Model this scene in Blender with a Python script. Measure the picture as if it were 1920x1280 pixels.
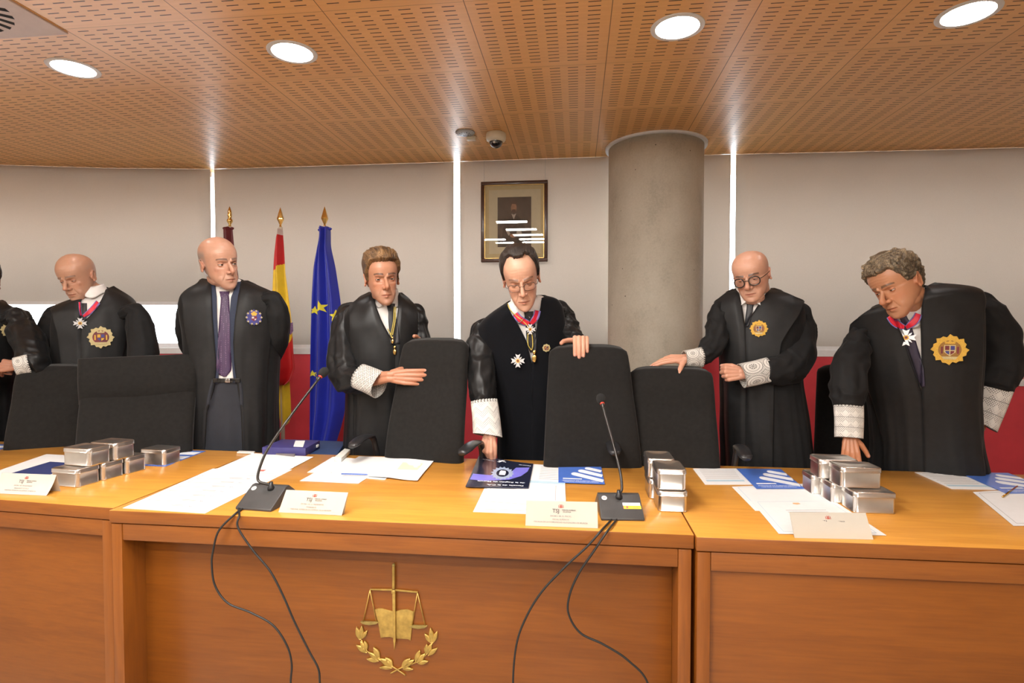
import bpy, bmesh, math, random
import numpy as np
from mathutils import Vector, Matrix, noise as mnoise
from mathutils.bvhtree import BVHTree

random.seed(7)
PI = math.pi
D2R = PI / 180
for o in list(bpy.data.objects):
    bpy.data.objects.remove(o)
SC = bpy.context.scene
COL = SC.collection

# ------------------------------------------------------------------ camera
F = 1040.0
EYE = np.array([0.0, 0.0, 1.345])
YAW = math.atan(121 / 1040)
PIT = -math.atan(29 / 1046)
FW = np.array([-math.sin(YAW) * math.cos(PIT), math.cos(YAW) * math.cos(PIT), math.sin(PIT)])
RT = np.array([math.cos(YAW), math.sin(YAW), 0.0])
UP = np.cross(RT, FW)
cam = bpy.data.cameras.new('camera')
cam.sensor_width = 36.0
cam.lens = F * 36.0 / 1920.0
cam.clip_start = 0.05
cam.clip_end = 200
camo = bpy.data.objects.new('camera', cam)
COL.objects.link(camo)
camo.location = EYE
camo.rotation_euler = (PI / 2 + PIT, 0, YAW)
SC.camera = camo


def ray(px, py):
    return FW + RT * ((px - 960) / F) + UP * ((640 - py) / F)


def atY(px, py, Y):
    d = ray(px, py)
    return EYE + d * (Y / d[1])


def atZ(px, py, Z):
    d = ray(px, py)
    return EYE + d * ((Z - EYE[2]) / d[2])


DESK = 0.76          # height of the worktops
CEIL = 2.58          # height of the ceiling
SCL = 0.9435

# ------------------------------------------------------------------ world, colour, exposure
SC.view_settings.view_transform = 'Standard'
SC.view_settings.look = 'None'
SC.view_settings.gamma = 1
SC.view_settings.use_curve_mapping = False
SC.view_settings.exposure = 0.27
SC.cycles.max_bounces = 8
SC.cycles.use_denoising = True
SC.cycles.sample_clamp_indirect = 6
w = bpy.data.worlds.new('daylight')
SC.world = w
w.use_nodes = True
wn = w.node_tree.nodes
wn['Background'].inputs[0].default_value = (0.86, 0.93, 1.0, 1)
wn['Background'].inputs[1].default_value = 8.0

LAMP_E = 78.0
DOWN_E = 40.0


# ------------------------------------------------------------------ materials
def lin(c):
    c = c / 255.0
    return c / 12.92 if c <= 0.04045 else ((c + 0.055) / 1.055) ** 2.4


def rgb(r, g, b):
    return (lin(r), lin(g), lin(b), 1.0)


class NT:
    """small helper to write node trees"""
    def __init__(s, m):
        s.t = m.node_tree
        s.n = s.t.nodes
        s.l = s.t.links

    def new(s, typ, **kw):
        n = s.n.new(typ)
        for k, v in kw.items():
            setattr(n, k, v)
        return n

    def put(s, sock, v):
        if hasattr(v, 'links'):
            s.l.new(v, sock)
        else:
            sock.default_value = v

    def math(s, op, a, b=0.0, c=0.0, clamp=False):
        n = s.new('ShaderNodeMath', operation=op, use_clamp=clamp)
        s.put(n.inputs[0], a)
        s.put(n.inputs[1], b)
        if op in ('MULTIPLY_ADD', 'SMOOTH_MIN', 'COMPARE', 'WRAP'):
            s.put(n.inputs[2], c)
        return n.outputs[0]

    def mix(s, f, a, b):
        n = s.new('ShaderNodeMix', data_type='RGBA')
        s.put(n.inputs[0], f)
        s.put(n.inputs[6], a)
        s.put(n.inputs[7], b)
        return n.outputs[2]

    def noise(s, vec, scale, detail=4, rough=.5):
        n = s.new('ShaderNodeTexNoise')
        n.inputs['Scale'].default_value = scale
        n.inputs['Detail'].default_value = detail
        n.inputs['Roughness'].default_value = rough
        if vec is not None:
            s.l.new(vec, n.inputs['Vector'])
        return n.outputs[0]

    def mapping(s, vec, scale=(1, 1, 1), rot=(0, 0, 0), loc=(0, 0, 0)):
        n = s.new('ShaderNodeMapping')
        n.inputs['Scale'].default_value = scale
        n.inputs['Rotation'].default_value = rot
        n.inputs['Location'].default_value = loc
        s.l.new(vec, n.inputs['Vector'])
        return n.outputs[0]

    def ramp(s, f, stops):
        n = s.new('ShaderNodeValToRGB')
        e = n.color_ramp.elements
        while len(e) < len(stops):
            e.new(0.5)
        for i, (p, c) in enumerate(stops):
            e[i].position = p
            e[i].color = c
        s.l.new(f, n.inputs[0])
        return n.outputs[0]

    def bump(s, h, strength=.3, dist=.002):
        n = s.new('ShaderNodeBump')
        n.inputs['Strength'].default_value = strength
        n.inputs['Distance'].default_value = dist
        s.l.new(h, n.inputs['Height'])
        return n.outputs[0]


def mat(name, col, rough=.5, metal=0.0, spec=.5, sheen=0.0, coat=0.0, var=0.06, nscale=30, bump=0.0, bscale=200, emit=None, estr=0.0, sss=0.0, coat_rough=.1, alpha=None, trans=0.0):
    """procedural principled material: the colour carries a faint noise variation"""
    m = bpy.data.materials.new(name)
    m.use_nodes = True
    N = NT(m)
    b = N.n['Principled BSDF']
    tc = N.new('ShaderNodeTexCoord').outputs['Object']
    if var > 0:
        f = N.noise(tc, nscale, 3)
        lo = tuple(max(0, c * (1 - var * 2)) for c in col[:3]) + (1,)
        hi = tuple(min(1, c * (1 + var * 2)) for c in col[:3]) + (1,)
        N.l.new(N.ramp(f, [(.25, lo), (.75, hi)]), b.inputs['Base Color'])
    else:
        b.inputs['Base Color'].default_value = col
    b.inputs['Roughness'].default_value = rough
    b.inputs['Metallic'].default_value = metal
    b.inputs['Specular IOR Level'].default_value = spec
    b.inputs['Sheen Weight'].default_value = sheen
    b.inputs['Sheen Roughness'].default_value = .35
    b.inputs['Coat Weight'].default_value = coat
    b.inputs['Coat Roughness'].default_value = coat_rough
    if trans:
        b.inputs['Transmission Weight'].default_value = trans
    if sss:
        b.inputs['Subsurface Weight'].default_value = sss
        b.inputs['Subsurface Radius'].default_value = (1.0, .35, .2)
        b.inputs['Subsurface Scale'].default_value = .006
    if bump:
        N.l.new(N.bump(N.noise(tc, bscale, 3), bump), b.inputs['Normal'])
    if emit is not None:
        b.inputs['Emission Color'].default_value = emit
        b.inputs['Emission Strength'].default_value = estr
    return m


def thin_glass(name, gloss=.07, tint=(1, 1, 1, 1)):
    """clear pane: lets light straight through and mirrors a little"""
    m = bpy.data.materials.new(name)
    m.use_nodes = True
    N = NT(m)
    N.n.remove(N.n['Principled BSDF'])
    t = N.new('ShaderNodeBsdfTransparent')
    t.inputs[0].default_value = tint
    g = N.new('ShaderNodeBsdfGlossy')
    g.inputs['Roughness'].default_value = .0
    mx = N.new('ShaderNodeMixShader')
    f = N.new('ShaderNodeFresnel')
    f.inputs[0].default_value = 1.45
    N.l.new(N.math('MULTIPLY', f.outputs[0], gloss / .04, clamp=True), mx.inputs[0])
    N.l.new(t.outputs[0], mx.inputs[1])
    N.l.new(g.outputs[0], mx.inputs[2])
    N.l.new(mx.outputs[0], N.n['Material Output'].inputs[0])
    return m


def fabric_blind(name, col, tr, k):
    """roller-blind cloth: mostly opaque, lets a little daylight through"""
    m = mat(name, col, rough=.85, var=.03, nscale=300, bump=.1, bscale=900)
    N = NT(m)
    t = N.new('ShaderNodeBsdfTranslucent')
    t.inputs[0].default_value = tr
    mx = N.new('ShaderNodeMixShader')
    mx.inputs[0].default_value = k
    N.l.new(N.n['Principled BSDF'].outputs[0], mx.inputs[1])
    N.l.new(t.outputs[0], mx.inputs[2])
    N.l.new(mx.outputs[0], N.n['Material Output'].inputs[0])
    return m


def wood(name, base, dark, axis='X', rough=.32, coat=.25, scale=1.0, coat_rough=.2):
    m = bpy.data.materials.new(name)
    m.use_nodes = True
    N = NT(m)
    b = N.n['Principled BSDF']
    tc = N.new('ShaderNodeTexCoord').outputs['Object']
    st = {'X': (1.0, 9, 9), 'Z': (9, 9, 1.0), 'Y': (9, 1.0, 9)}[axis]
    v1 = N.mapping(tc, tuple(s * scale for s in st))
    big = N.noise(v1, 1.0, 5, .6)
    v2 = N.mapping(tc, tuple((6.0 if s == 1.0 else 150.0) * scale for s in st))
    fine = N.noise(v2, 1.0, 4, .7)
    ring = N.math('SINE', N.math('MULTIPLY', big, 38.0))
    f = N.math('MULTIPLY_ADD', ring, .07, N.math('MULTIPLY_ADD', fine, .60, N.math('MULTIPLY', big, .42)))
    mid = tuple((a + c) / 2 for a, c in zip(base, dark))
    N.l.new(N.ramp(f, [(.16, dark), (.36, mid), (.62, base), (.85, tuple(min(1, c * 1.12) for c in base))]), b.inputs['Base Color'])
    b.inputs['Roughness'].default_value = rough
    b.inputs['Coat Weight'].default_value = coat
    b.inputs['Coat Roughness'].default_value = coat_rough
    N.l.new(N.bump(fine, .05, .001), b.inputs['Normal'])
    return m


def attr_mat(name, rough=.5, sss=0.0, bump=0.0, bscale=400, spec=.5, coat=0.0, aniso=None):
    """colour comes from the mesh's own colour attribute 'tint', times a faint noise"""
    m = bpy.data.materials.new(name)
    m.use_nodes = True
    N = NT(m)
    b = N.n['Principled BSDF']
    a = N.new('ShaderNodeVertexColor', layer_name='tint').outputs[0]
    tc = N.new('ShaderNodeTexCoord').outputs['Object']
    f = N.noise(tc, 60, 4)
    d = N.mix(N.math('MULTIPLY', f, .22), a, (.25, .09, .05, 1) if sss else (.02, .02, .02, 1))
    N.l.new(d, b.inputs['Base Color'])
    b.inputs['Roughness'].default_value = rough
    b.inputs['Specular IOR Level'].default_value = spec
    b.inputs['Coat Weight'].default_value = coat
    if sss:
        b.inputs['Subsurface Weight'].default_value = sss
        b.inputs['Subsurface Radius'].default_value = (1.0, .35, .2)
        b.inputs['Subsurface Scale'].default_value = .005
    if bump:
        N.l.new(N.bump(N.noise(tc, bscale, 3), bump, .001), b.inputs['Normal'])
    return m


# ------------------------------------------------------------------ mesh helpers (all take WORLD coordinates unless said)
def org(parent):
    p = np.zeros(3)
    while parent is not None:
        p += np.array(parent.location)
        parent = parent.parent
    return p


def obj(name, V, Fc, m, parent=None, smooth=True, local=False, tint=None, loc=None, fmat=None, sharp=None):
    V = np.asarray(V, float)
    if parent is not None and not local:
        V = V - org(parent)
    if parent is None and loc is not None:
        V = V - np.array(loc)
    me = bpy.data.meshes.new(name)
    me.from_pydata([tuple(v) for v in V], [], [tuple(f) for f in Fc])
    ms = m if isinstance(m, (list, tuple)) else [m]
    for x in ms:
        me.materials.append(x)
    if fmat is not None:
        me.polygons.foreach_set('material_index', list(fmat))
    if smooth:
        me.polygons.foreach_set('use_smooth', [True] * len(me.polygons))
    if tint is not None:
        a = me.color_attributes.new('tint', 'FLOAT_COLOR', 'POINT')
        t = np.ones((len(V), 4))
        t[:, :3] = np.asarray(tint)[:, :3]
        a.data.foreach_set('color', t.ravel())
    me.update()
    o = bpy.data.objects.new(name, me)
    COL.objects.link(o)
    if parent is not None:
        o.parent = parent
    elif loc is not None:
        o.location = loc
    if smooth and sharp:
        mod = o.modifiers.new('edge', 'EDGE_SPLIT')
        mod.split_angle = sharp * D2R
    return o


def empty(name, loc, label=None, cat=None, group=None, rz=0.0):
    o = bpy.data.objects.new(name, None)
    COL.objects.link(o)
    o.location = loc
    o.rotation_euler = (0, 0, rz)
    o.empty_display_size = .05
    if label:
        tag(o, label, cat, group)
    return o


def tag(o, label, cat, group=None):
    o['label'] = label
    o['category'] = cat
    if group:
        o['group'] = group
    return o


def struct(o):
    o['kind'] = 'structure'
    return o


def copy_tree(o, parent=None):
    c = o.copy()
    COL.objects.link(c)
    c.parent = parent
    for ch in list(o.children):
        copy_tree(ch, c)
    return c


def join(parts):
    V, Fc = [], []
    n = 0
    for v, f in parts:
        v = np.asarray(v, float)
        V.append(v)
        Fc += [tuple(i + n for i in q) for q in f]
        n += len(v)
    return np.concatenate(V), Fc


def box(x0, x1, y0, y1, z0, z1):
    V = [(x, y, z) for x in (x0, x1) for y in (y0, y1) for z in (z0, z1)]
    return np.array(V, float), [(0, 1, 3, 2), (4, 6, 7, 5), (0, 4, 5, 1), (2, 3, 7, 6), (0, 2, 6, 4), (1, 5, 7, 3)]


def bevel(vf, r=.003, seg=2):
    V, Fc = vf
    bm = bmesh.new()
    vs = [bm.verts.new(v) for v in V]
    for f in Fc:
        bm.faces.new([vs[i] for i in f])
    bmesh.ops.recalc_face_normals(bm, faces=bm.faces)
    bmesh.ops.bevel(bm, geom=list(bm.edges), offset=r, segments=seg, affect='EDGES', profile=.5)
    bm.verts.index_update()
    out = (np.array([v.co[:] for v in bm.verts]), [tuple(v.index for v in f.verts) for f in bm.faces])
    bm.free()
    return out


def bbox_(x0, x1, y0, y1, z0, z1, r=.003, seg=2):
    return bevel(box(x0, x1, y0, y1, z0, z1), r, seg)


def prism(P, n, h):
    """polygon P (k,3) extruded by h along n"""
    P = np.asarray(P, float)
    k = len(P)
    n = np.asarray(n, float)
    V = np.concatenate([P, P + n * h])
    Fc = [tuple(range(k))[::-1], tuple(range(k, 2 * k))] + [(i, (i + 1) % k, k + (i + 1) % k, k + i) for i in range(k)]
    return V, Fc


def loft(R, closed=True, cap=True):
    R = np.asarray(R, float)
    n, m = R.shape[:2]
    V = R.reshape(-1, 3)
    Fc = []
    for i in range(n - 1):
        for j in range(m if closed else m - 1):
            a = i * m + j
            b = i * m + (j + 1) % m
            Fc.append((a, b, b + m, a + m))
    if cap and closed:
        V = np.concatenate([V, [R[0].mean(0)], [R[-1].mean(0)]])
        c0, c1 = n * m, n * m + 1
        for j in range(m):
            Fc.append((c0, (j + 1) % m, j))
            Fc.append((c1, (n - 1) * m + j, (n - 1) * m + (j + 1) % m))
    return V, Fc


def grid_solid(G, th_vec):
    """open grid (n,m,3) given thickness by the offset th_vec (n,m,3 or 3)"""
    G = np.asarray(G, float)
    n, m = G.shape[:2]
    B = G + th_vec
    V = np.concatenate([G.reshape(-1, 3), B.reshape(-1, 3)])
    o = n * m
    Fc = []
    for i in range(n - 1):
        for j in range(m - 1):
            a = i * m + j
            Fc.append((a, a + 1, a + m + 1, a + m))
            Fc.append((o + a, o + a + m, o + a + m + 1, o + a + 1))
    for i in range(n - 1):
        for j in (0, m - 1):
            a = i * m + j
            q = (a, a + m, o + a + m, o + a)
            Fc.append(q if j == 0 else q[::-1])
    for j in range(m - 1):
        for i in (0, n - 1):
            a = i * m + j
            q = (a, o + a, o + a + 1, a + 1)
            Fc.append(q if i == 0 else q[::-1])
    return V, Fc


def ell(c, r, M=None, nu=20, nv=12):
    V = []
    for i in range(1, nv):
        t = PI * i / nv
        for j in range(nu):
            p = 2 * PI * j / nu
            V.append((math.sin(t) * math.cos(p), math.sin(t) * math.sin(p), math.cos(t)))
    V += [(0, 0, 1), (0, 0, -1)]
    V = np.array(V) * np.asarray(r)
    if M is not None:
        V = V @ np.asarray(M).T
    V = V + np.asarray(c)
    Fc = []
    for i in range(nv - 2):
        for j in range(nu):
            a = i * nu + j
            b = i * nu + (j + 1) % nu
            Fc.append((a, a + nu, b + nu, b))
    t = (nv - 1) * nu
    for j in range(nu):
        Fc.append((t, j, (j + 1) % nu))
        Fc.append((t + 1, (nv - 2) * nu + (j + 1) % nu, (nv - 2) * nu + j))
    return V, Fc


def unit(v):
    v = np.asarray(v, float)
    return v / (np.linalg.norm(v) + 1e-12)


def frames(P):
    P = np.asarray(P, float)
    T = np.gradient(P, axis=0)
    T = T / (np.linalg.norm(T, axis=1)[:, None] + 1e-12)
    a = np.array([0, 0, 1.0]) if abs(T[0][2]) < .9 else np.array([1.0, 0, 0])
    N = [unit(np.cross(T[0], a))]
    for i in range(1, len(P)):
        v = N[-1] - T[i] * (N[-1] @ T[i])
        N.append(unit(v))
    N = np.array(N)
    B = np.cross(T, N)
    return T, N, B


def spline(P, n):
    """Catmull-Rom through the rows of P"""
    P = np.asarray(P, float)
    k = len(P)
    if k == 2:
        t = np.linspace(0, 1, n)[:, None]
        return P[0] * (1 - t) + P[1] * t
    Q = np.concatenate([[2 * P[0] - P[1]], P, [2 * P[-1] - P[-2]]])
    out = []
    for u in np.linspace(0, k - 1 - 1e-9, n):
        i = int(u)
        t = u - i
        a, b, c, d = Q[i], Q[i + 1], Q[i + 2], Q[i + 3]
        out.append(.5 * ((2 * b) + (-a + c) * t + (2 * a - 5 * b + 4 * c - d) * t * t + (-a + 3 * b - 3 * c + d) * t ** 3))
    return np.array(out)


def tube(P, r, m=10, n=None, cap=True):
    P = np.asarray(P, float)
    if n:
        P = spline(P, n)
    r = np.broadcast_to(np.asarray(r, float), (len(P),)) if np.ndim(r) == 0 else np.interp(np.linspace(0, 1, len(P)), np.linspace(0, 1, len(r)), r)
    T, N, B = frames(P)
    th = np.linspace(0, 2 * PI, m, endpoint=False)
    R = P[:, None] + r[:, None, None] * (np.cos(th)[None, :, None] * N[:, None] + np.sin(th)[None, :, None] * B[:, None])
    return loft(R, True, cap)


def chain(P, r, m=14):
    """tapered capsule chain, meant to be fused by voxel remeshing"""
    parts = []
    for i in range(len(P)):
        parts.append(ell(P[i], (r[i],) * 3, nu=m, nv=9))
        if i:
            parts.append(tube([P[i - 1], P[i]], [r[i - 1], r[i]], m, n=2))
    return join(parts)


def lathe(c, prof, m=28, axis=(0, 0, 1)):
    """profile [(radius, height)] turned about axis through c"""
    a = unit(axis)
    n = unit(np.cross(a, (1, 0, 0) if abs(a[0]) < .9 else (0, 1, 0)))
    b = np.cross(a, n)
    th = np.linspace(0, 2 * PI, m, endpoint=False)
    R = [np.asarray(c) + a * h + r * (np.cos(th)[:, None] * n + np.sin(th)[:, None] * b) for r, h in prof]
    return loft(R)


def fuse(vf, voxel, smooth_it=4, fac=.5):
    """voxel-remesh overlapping closed pieces into one skin"""
    V, Fc = vf
    me = bpy.data.meshes.new('tmp')
    me.from_pydata([tuple(v) for v in V], [], Fc)
    o = bpy.data.objects.new('tmp', me)
    COL.objects.link(o)
    r = o.modifiers.new('r', 'REMESH')
    r.mode = 'VOXEL'
    r.voxel_size = voxel
    s = o.modifiers.new('s', 'SMOOTH')
    s.factor = fac
    s.iterations = smooth_it
    dg = bpy.context.evaluated_depsgraph_get()
    dg.update()
    e = o.evaluated_get(dg)
    m2 = e.to_mesh()
    n = len(m2.vertices)
    co = np.empty(n * 3)
    m2.vertices.foreach_get('co', co)
    out = (co.reshape(-1, 3).copy(), [tuple(p.vertices) for p in m2.polygons])
    e.to_mesh_clear()
    bpy.data.objects.remove(o)
    bpy.data.meshes.remove(me)
    return out


TXT = {}


def text_vf(s, size, extrude=.0004, bold=0.0, align='CENTER'):
    key = (s, size, extrude, bold, align)
    if key in TXT:
        return TXT[key]
    c = bpy.data.curves.new('t', 'FONT')
    c.body = s
    c.size = size
    c.extrude = extrude
    c.offset = bold
    c.align_x = align
    c.align_y = 'CENTER'
    c.resolution_u = 2
    o = bpy.data.objects.new('t', c)
    COL.objects.link(o)
    dg = bpy.context.evaluated_depsgraph_get()
    dg.update()
    me = bpy.data.meshes.new_from_object(o.evaluated_get(dg))
    V = np.array([v.co[:] for v in me.vertices])
    Fc = [tuple(p.vertices) for p in me.polygons]
    bpy.data.objects.remove(o)
    bpy.data.curves.remove(c)
    TXT[key] = (V, Fc)
    return TXT[key]


def place(vf, o, ex, ey, ez):
    V, Fc = vf
    V = np.asarray(V)
    return np.asarray(o) + V[:, :1] * np.asarray(ex) + V[:, 1:2] * np.asarray(ey) + V[:, 2:3] * np.asarray(ez), Fc


def bvh_of(objs):
    V, Fc = [], []
    n = 0
    for o in objs:
        M = np.array(org(o))
        me = o.data
        co = np.empty(len(me.vertices) * 3)
        me.vertices.foreach_get('co', co)
        V += [tuple(v) for v in co.reshape(-1, 3) + M]
        Fc += [tuple(i + n for i in p.vertices) for p in me.polygons]
        n += len(me.vertices)
    return BVHTree.FromPolygons(V, Fc)


def seen(bv, px, py, off=0.0):
    """the point of the surface that lies under this spot of the photograph, and its outward normal"""
    d = Vector(unit(ray(px, py)))
    h = bv.ray_cast(Vector(EYE), d)
    if h[0] is None:
        return None
    n = h[1]
    if n.dot(d) > 0:
        n = -n
    return np.array(h[0] + n * off), np.array(n)

# ================================================================== THE ROOM
def ceiling_material():
    m = bpy.data.materials.new('perforated_wood_ceiling')
    m.use_nodes = True
    N = NT(m)
    b = N.n['Principled BSDF']
    tc = N.new('ShaderNodeTexCoord').outputs['Object']
    sp = N.new('ShaderNodeSeparateXYZ')
    N.l.new(tc, sp.inputs[0])
    W = .5975 * SCL
    x = N.math('DIVIDE', N.math('SUBTRACT', sp.outputs[0], .139 * SCL), W)
    y = N.math('DIVIDE', N.math('SUBTRACT', sp.outputs[1], 2.836 * SCL), W)
    fx = N.math('FRACT', x)
    fy = N.math('FRACT', y)
    a = N.math('DIVIDE', N.math('SUBTRACT', fx, .072), .1535)
    c = N.math('DIVIDE', N.math('SUBTRACT', fy, .04), .0545)
    sx = N.math('LESS_THAN', N.math('FRACT', a), .57)
    sx = N.math('MULTIPLY', sx, N.math('MULTIPLY', N.math('GREATER_THAN', a, 0), N.math('LESS_THAN', a, 6)))
    sy = N.math('LESS_THAN', N.math('FRACT', c), .17)
    sy = N.math('MULTIPLY', sy, N.math('MULTIPLY', N.math('GREATER_THAN', c, 0), N.math('LESS_THAN', c, 17)))
    slot = N.math('MULTIPLY', sx, sy)
    jx = N.math('LESS_THAN', fx, .006)
    jy = N.math('LESS_THAN', fy, .0045)
    j = N.math('MAXIMUM', jx, N.math('MULTIPLY', jy, .7))
    dark = N.math('MAXIMUM', slot, N.math('MULTIPLY', j, .75))
    v = N.mapping(tc, (3, 60, 10))
    g = N.noise(v, 1.0, 4, .6)
    cell = N.new('ShaderNodeTexWhiteNoise', noise_dimensions='2D')
    cb = N.new('ShaderNodeCombineXYZ')
    N.l.new(N.math('FLOOR', x), cb.inputs[0])
    N.l.new(N.math('FLOOR', y), cb.inputs[1])
    N.l.new(cb.outputs[0], cell.inputs['Vector'])
    g2 = N.math('MULTIPLY_ADD', cell.outputs[0], .25, N.math('MULTIPLY', g, .75))
    base = N.ramp(g2, [(.2, (.72, .365, .105, 1)), (.8, (.86, .475, .155, 1))])
    N.l.new(N.mix(dark, base, (.035, .012, .004, 1)), b.inputs['Base Color'])
    N.l.new(N.math('MULTIPLY_ADD', dark, .5, .42), b.inputs['Roughness'])
    b.inputs['Coat Weight'].default_value = .35
    b.inputs['Coat Roughness'].default_value = .3
    return m


M = {}
M['ceiling'] = ceiling_material()
M['blind'] = fabric_blind('blind_fabric', (.78, .73, .67, 1), (.66, .595, .535, 1), .36)
M['white_metal'] = mat('white_metal', (.82, .83, .85, 1), rough=.4, var=.02)
M['red_wall'] = mat('red_panel', (.72, .055, .080, 1), rough=.5, var=.05, nscale=6, bump=.04, bscale=500)
M['plaster'] = mat('plaster', (.62, .58, .52, 1), rough=.9, var=.03, bump=.08)
M['floor'] = mat('floor_tiles', (.30, .26, .22, 1), rough=.35, var=.1, nscale=8)
M['glass'] = thin_glass('window_glass', .05)
M['black_gap'] = mat('dark_gap', (.01, .01, .01, 1), rough=.9, var=0)


def concrete():
    m = bpy.data.materials.new('board_marked_concrete')
    m.use_nodes = True
    N = NT(m)
    b = N.n['Principled BSDF']
    tc = N.new('ShaderNodeTexCoord').outputs['Object']
    big = N.noise(N.mapping(tc, (1.5, 1.5, 1.1)), 2.2, 6, .62)
    fine = N.noise(tc, 90, 4)
    f = N.math('MULTIPLY_ADD', fine, .25, N.math('MULTIPLY', big, .8))
    c = N.ramp(f, [(.3, (.33, .29, .225, 1)), (.52, (.50, .45, .36, 1)), (.75, (.60, .55, .46, 1))])
    vo = N.new('ShaderNodeTexVoronoi')
    vo.inputs['Scale'].default_value = 13
    N.l.new(tc, vo.inputs['Vector'])
    hole = N.math('LESS_THAN', vo.outputs['Distance'], .055)
    hole = N.math('MULTIPLY', hole, N.math('GREATER_THAN', big, .5))
    N.l.new(N.mix(hole, c, (.09, .075, .055, 1)), b.inputs['Base Color'])
    b.inputs['Roughness'].default_value = .62
    N.l.new(N.bump(f, .25, .003), b.inputs['Normal'])
    return m


M['concrete'] = concrete()

# the line where the windowed wall meets the ceiling
wl = [atZ(*p, CEIL) for p in [(-160, 300), (0, 308), (200, 314), (400, 316), (856, 302), (1117, 293), (1380, 288), (1700, 281), (1920, 275)]]
WX = np.array([-6.2] + [p[0] for p in wl] + [4.4])
WYs = np.array([wl[0][1] - .22 * (6.2 + wl[0][0])] + [p[1] for p in wl] + [wl[-1][1] + .02])


def wallY(x):
    return float(np.interp(x, WX, WYs))


def wall_px(px, py):
    """the point of the wall seen there"""
    Y = 4.1
    for _ in range(8):
        p = atY(px, py, Y)
        Y = wallY(p[0])
    return p


ZS = 1.158            # top of the red panelling (window sill)
# floor, ceiling
XL, XR, YB = -6.2, 4.4, -5.5
struct(obj('floor', *box(XL - .2, XR + .2, YB - .2, 5.2, -.1, 0), M['floor'], smooth=False))
struct(obj('ceiling', *box(XL - .2, XR + .2, YB - .2, 4.75, CEIL, CEIL + .08), M['ceiling'], smooth=False))
struct(obj('wall_left', *box(XL - .2, XL, YB, wallY(XL) + .1, 0, CEIL), M['plaster'], smooth=False))
struct(obj('wall_right', *box(XR, XR + .2, YB, 4.7, 0, CEIL), M['plaster'], smooth=False))
struct(obj('wall_front', *box(XL, XR, YB - .2, YB, 0, CEIL), M['plaster'], smooth=False))


def along(x0, x1, n, dy):
    xs = np.linspace(x0, x1, n)
    return np.array([(x, wallY(x) + dy) for x in xs])


def wall_slab(x0, x1, z0, z1, d0, d1, n=24, zs=None):
    """a slab that follows the bent wall from x0 to x1"""
    a = along(x0, x1, n, d0)
    b = along(x0, x1, n, d1)
    R = []
    for i in range(n):
        R.append([(a[i][0], a[i][1], z0), (b[i][0], b[i][1], z0), (b[i][0], b[i][1], z1), (a[i][0], a[i][1], z1)])
    return loft(R)


struct(obj('wall_back', *wall_slab(XL, XR, 0, ZS - .03, .0, .16, 40), M['red_wall'], smooth=False))
sill = struct(obj('trim_1', *wall_slab(XL, XR, ZS - .03, ZS + .015, -.012, .16, 40), M['white_metal'], smooth=False))

gapx = [(393, 401), (850, 862), (1370, 1380)]
gx = []
for a, b in gapx:
    gx.append((wall_px(a, 400)[0], wall_px(b, 400)[0]))
edges = [XL + .02] + [v for g in gx for v in g] + [XR - .02]
spans = [(edges[0], edges[1]), (edges[2], edges[3]), (edges[4], edges[5]), (edges[6], edges[7])]
# windows behind the blinds: frames with panes
for k in range(4):
    x0 = [XL, (gx[0][0] + gx[0][1]) / 2, (gx[1][0] + gx[1][1]) / 2, (gx[2][0] + gx[2][1]) / 2][k] + (.0 if k == 0 else .0)
    x1 = [(gx[0][0] + gx[0][1]) / 2, (gx[1][0] + gx[1][1]) / 2, (gx[2][0] + gx[2][1]) / 2, XR][k]
    fr = [wall_slab(x0 + .06, x1 - .06, ZS + .015, ZS + .05, .10, .15, 12), wall_slab(x0 + .06, x1 - .06, CEIL - .04, CEIL, .10, .15, 12)]
    wn_ = struct(obj('window_%d' % (k + 1), *join(fr), M['white_metal'], smooth=False))
    obj('pane', *wall_slab(x0 + .002, x1 - .002, ZS + .05, CEIL - .04, .12, .126, 12), M['glass'], wn_, smooth=False)

CCX, CCY, CR = .57 * SCL, 4.19 * SCL, .338 * SCL
CL, CRr = CCX - CR * .93, CCX + CR * .93
zb_left = float(wall_px(100, 570)[2])
BL = [
    (spans[0][0], spans[0][1], zb_left, 'wide pale roller blind at far left, stopping short of the sill', 'a'),
    (spans[1][0], spans[1][1], ZS + .02, 'pale roller blind behind the three flags', 'b'),
    (spans[2][0], CL - .004, ZS + .02, 'pale roller blind behind the framed portrait', 'c'),
    (CRr + .004, spans[2][1], ZS + .02, 'narrow strip of pale blind right beside the concrete column', 'd'),
    (spans[3][0], spans[3][1], ZS + .02, 'wide pale roller blind at the right end of the wall', 'e'),
]
blinds = []
for x0, x1, z0, lab, _ in BL:
    cx = (x0 + x1) / 2
    root = empty('roller_blind', (cx, wallY(cx), z0), lab, 'blind', 'roller blinds along the windowed wall')
    obj('fabric', *wall_slab(x0, x1, z0 + .02, CEIL - .002, .012, .016, 30), M['blind'], root)
    obj('bottom_bar', *wall_slab(x0, x1, z0 - .004, z0 + .022, .006, .022, 30), M['white_metal'], root, smooth=False)
    blinds.append(root)
# bead chain of the right blind
cp = [wall_px(1904, 668), wall_px(1906, 700), wall_px(1910, 722), wall_px(1915, 700), wall_px(1916, 668)]
cp = [p + np.array([0, -.03, 0]) for p in cp]
obj('bead_chain', *tube(cp, .003, 6, n=24), M['white_metal'], blinds[4])
cw = wall_px(1910, 715) + np.array([0, -.03, 0])
obj('chain_weight', *bbox_(cw[0] - .018, cw[0] + .018, cw[1] - .006, cw[1] + .006, cw[2] - .03, cw[2] + .02, .004), M['white_metal'], blinds[4])

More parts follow.
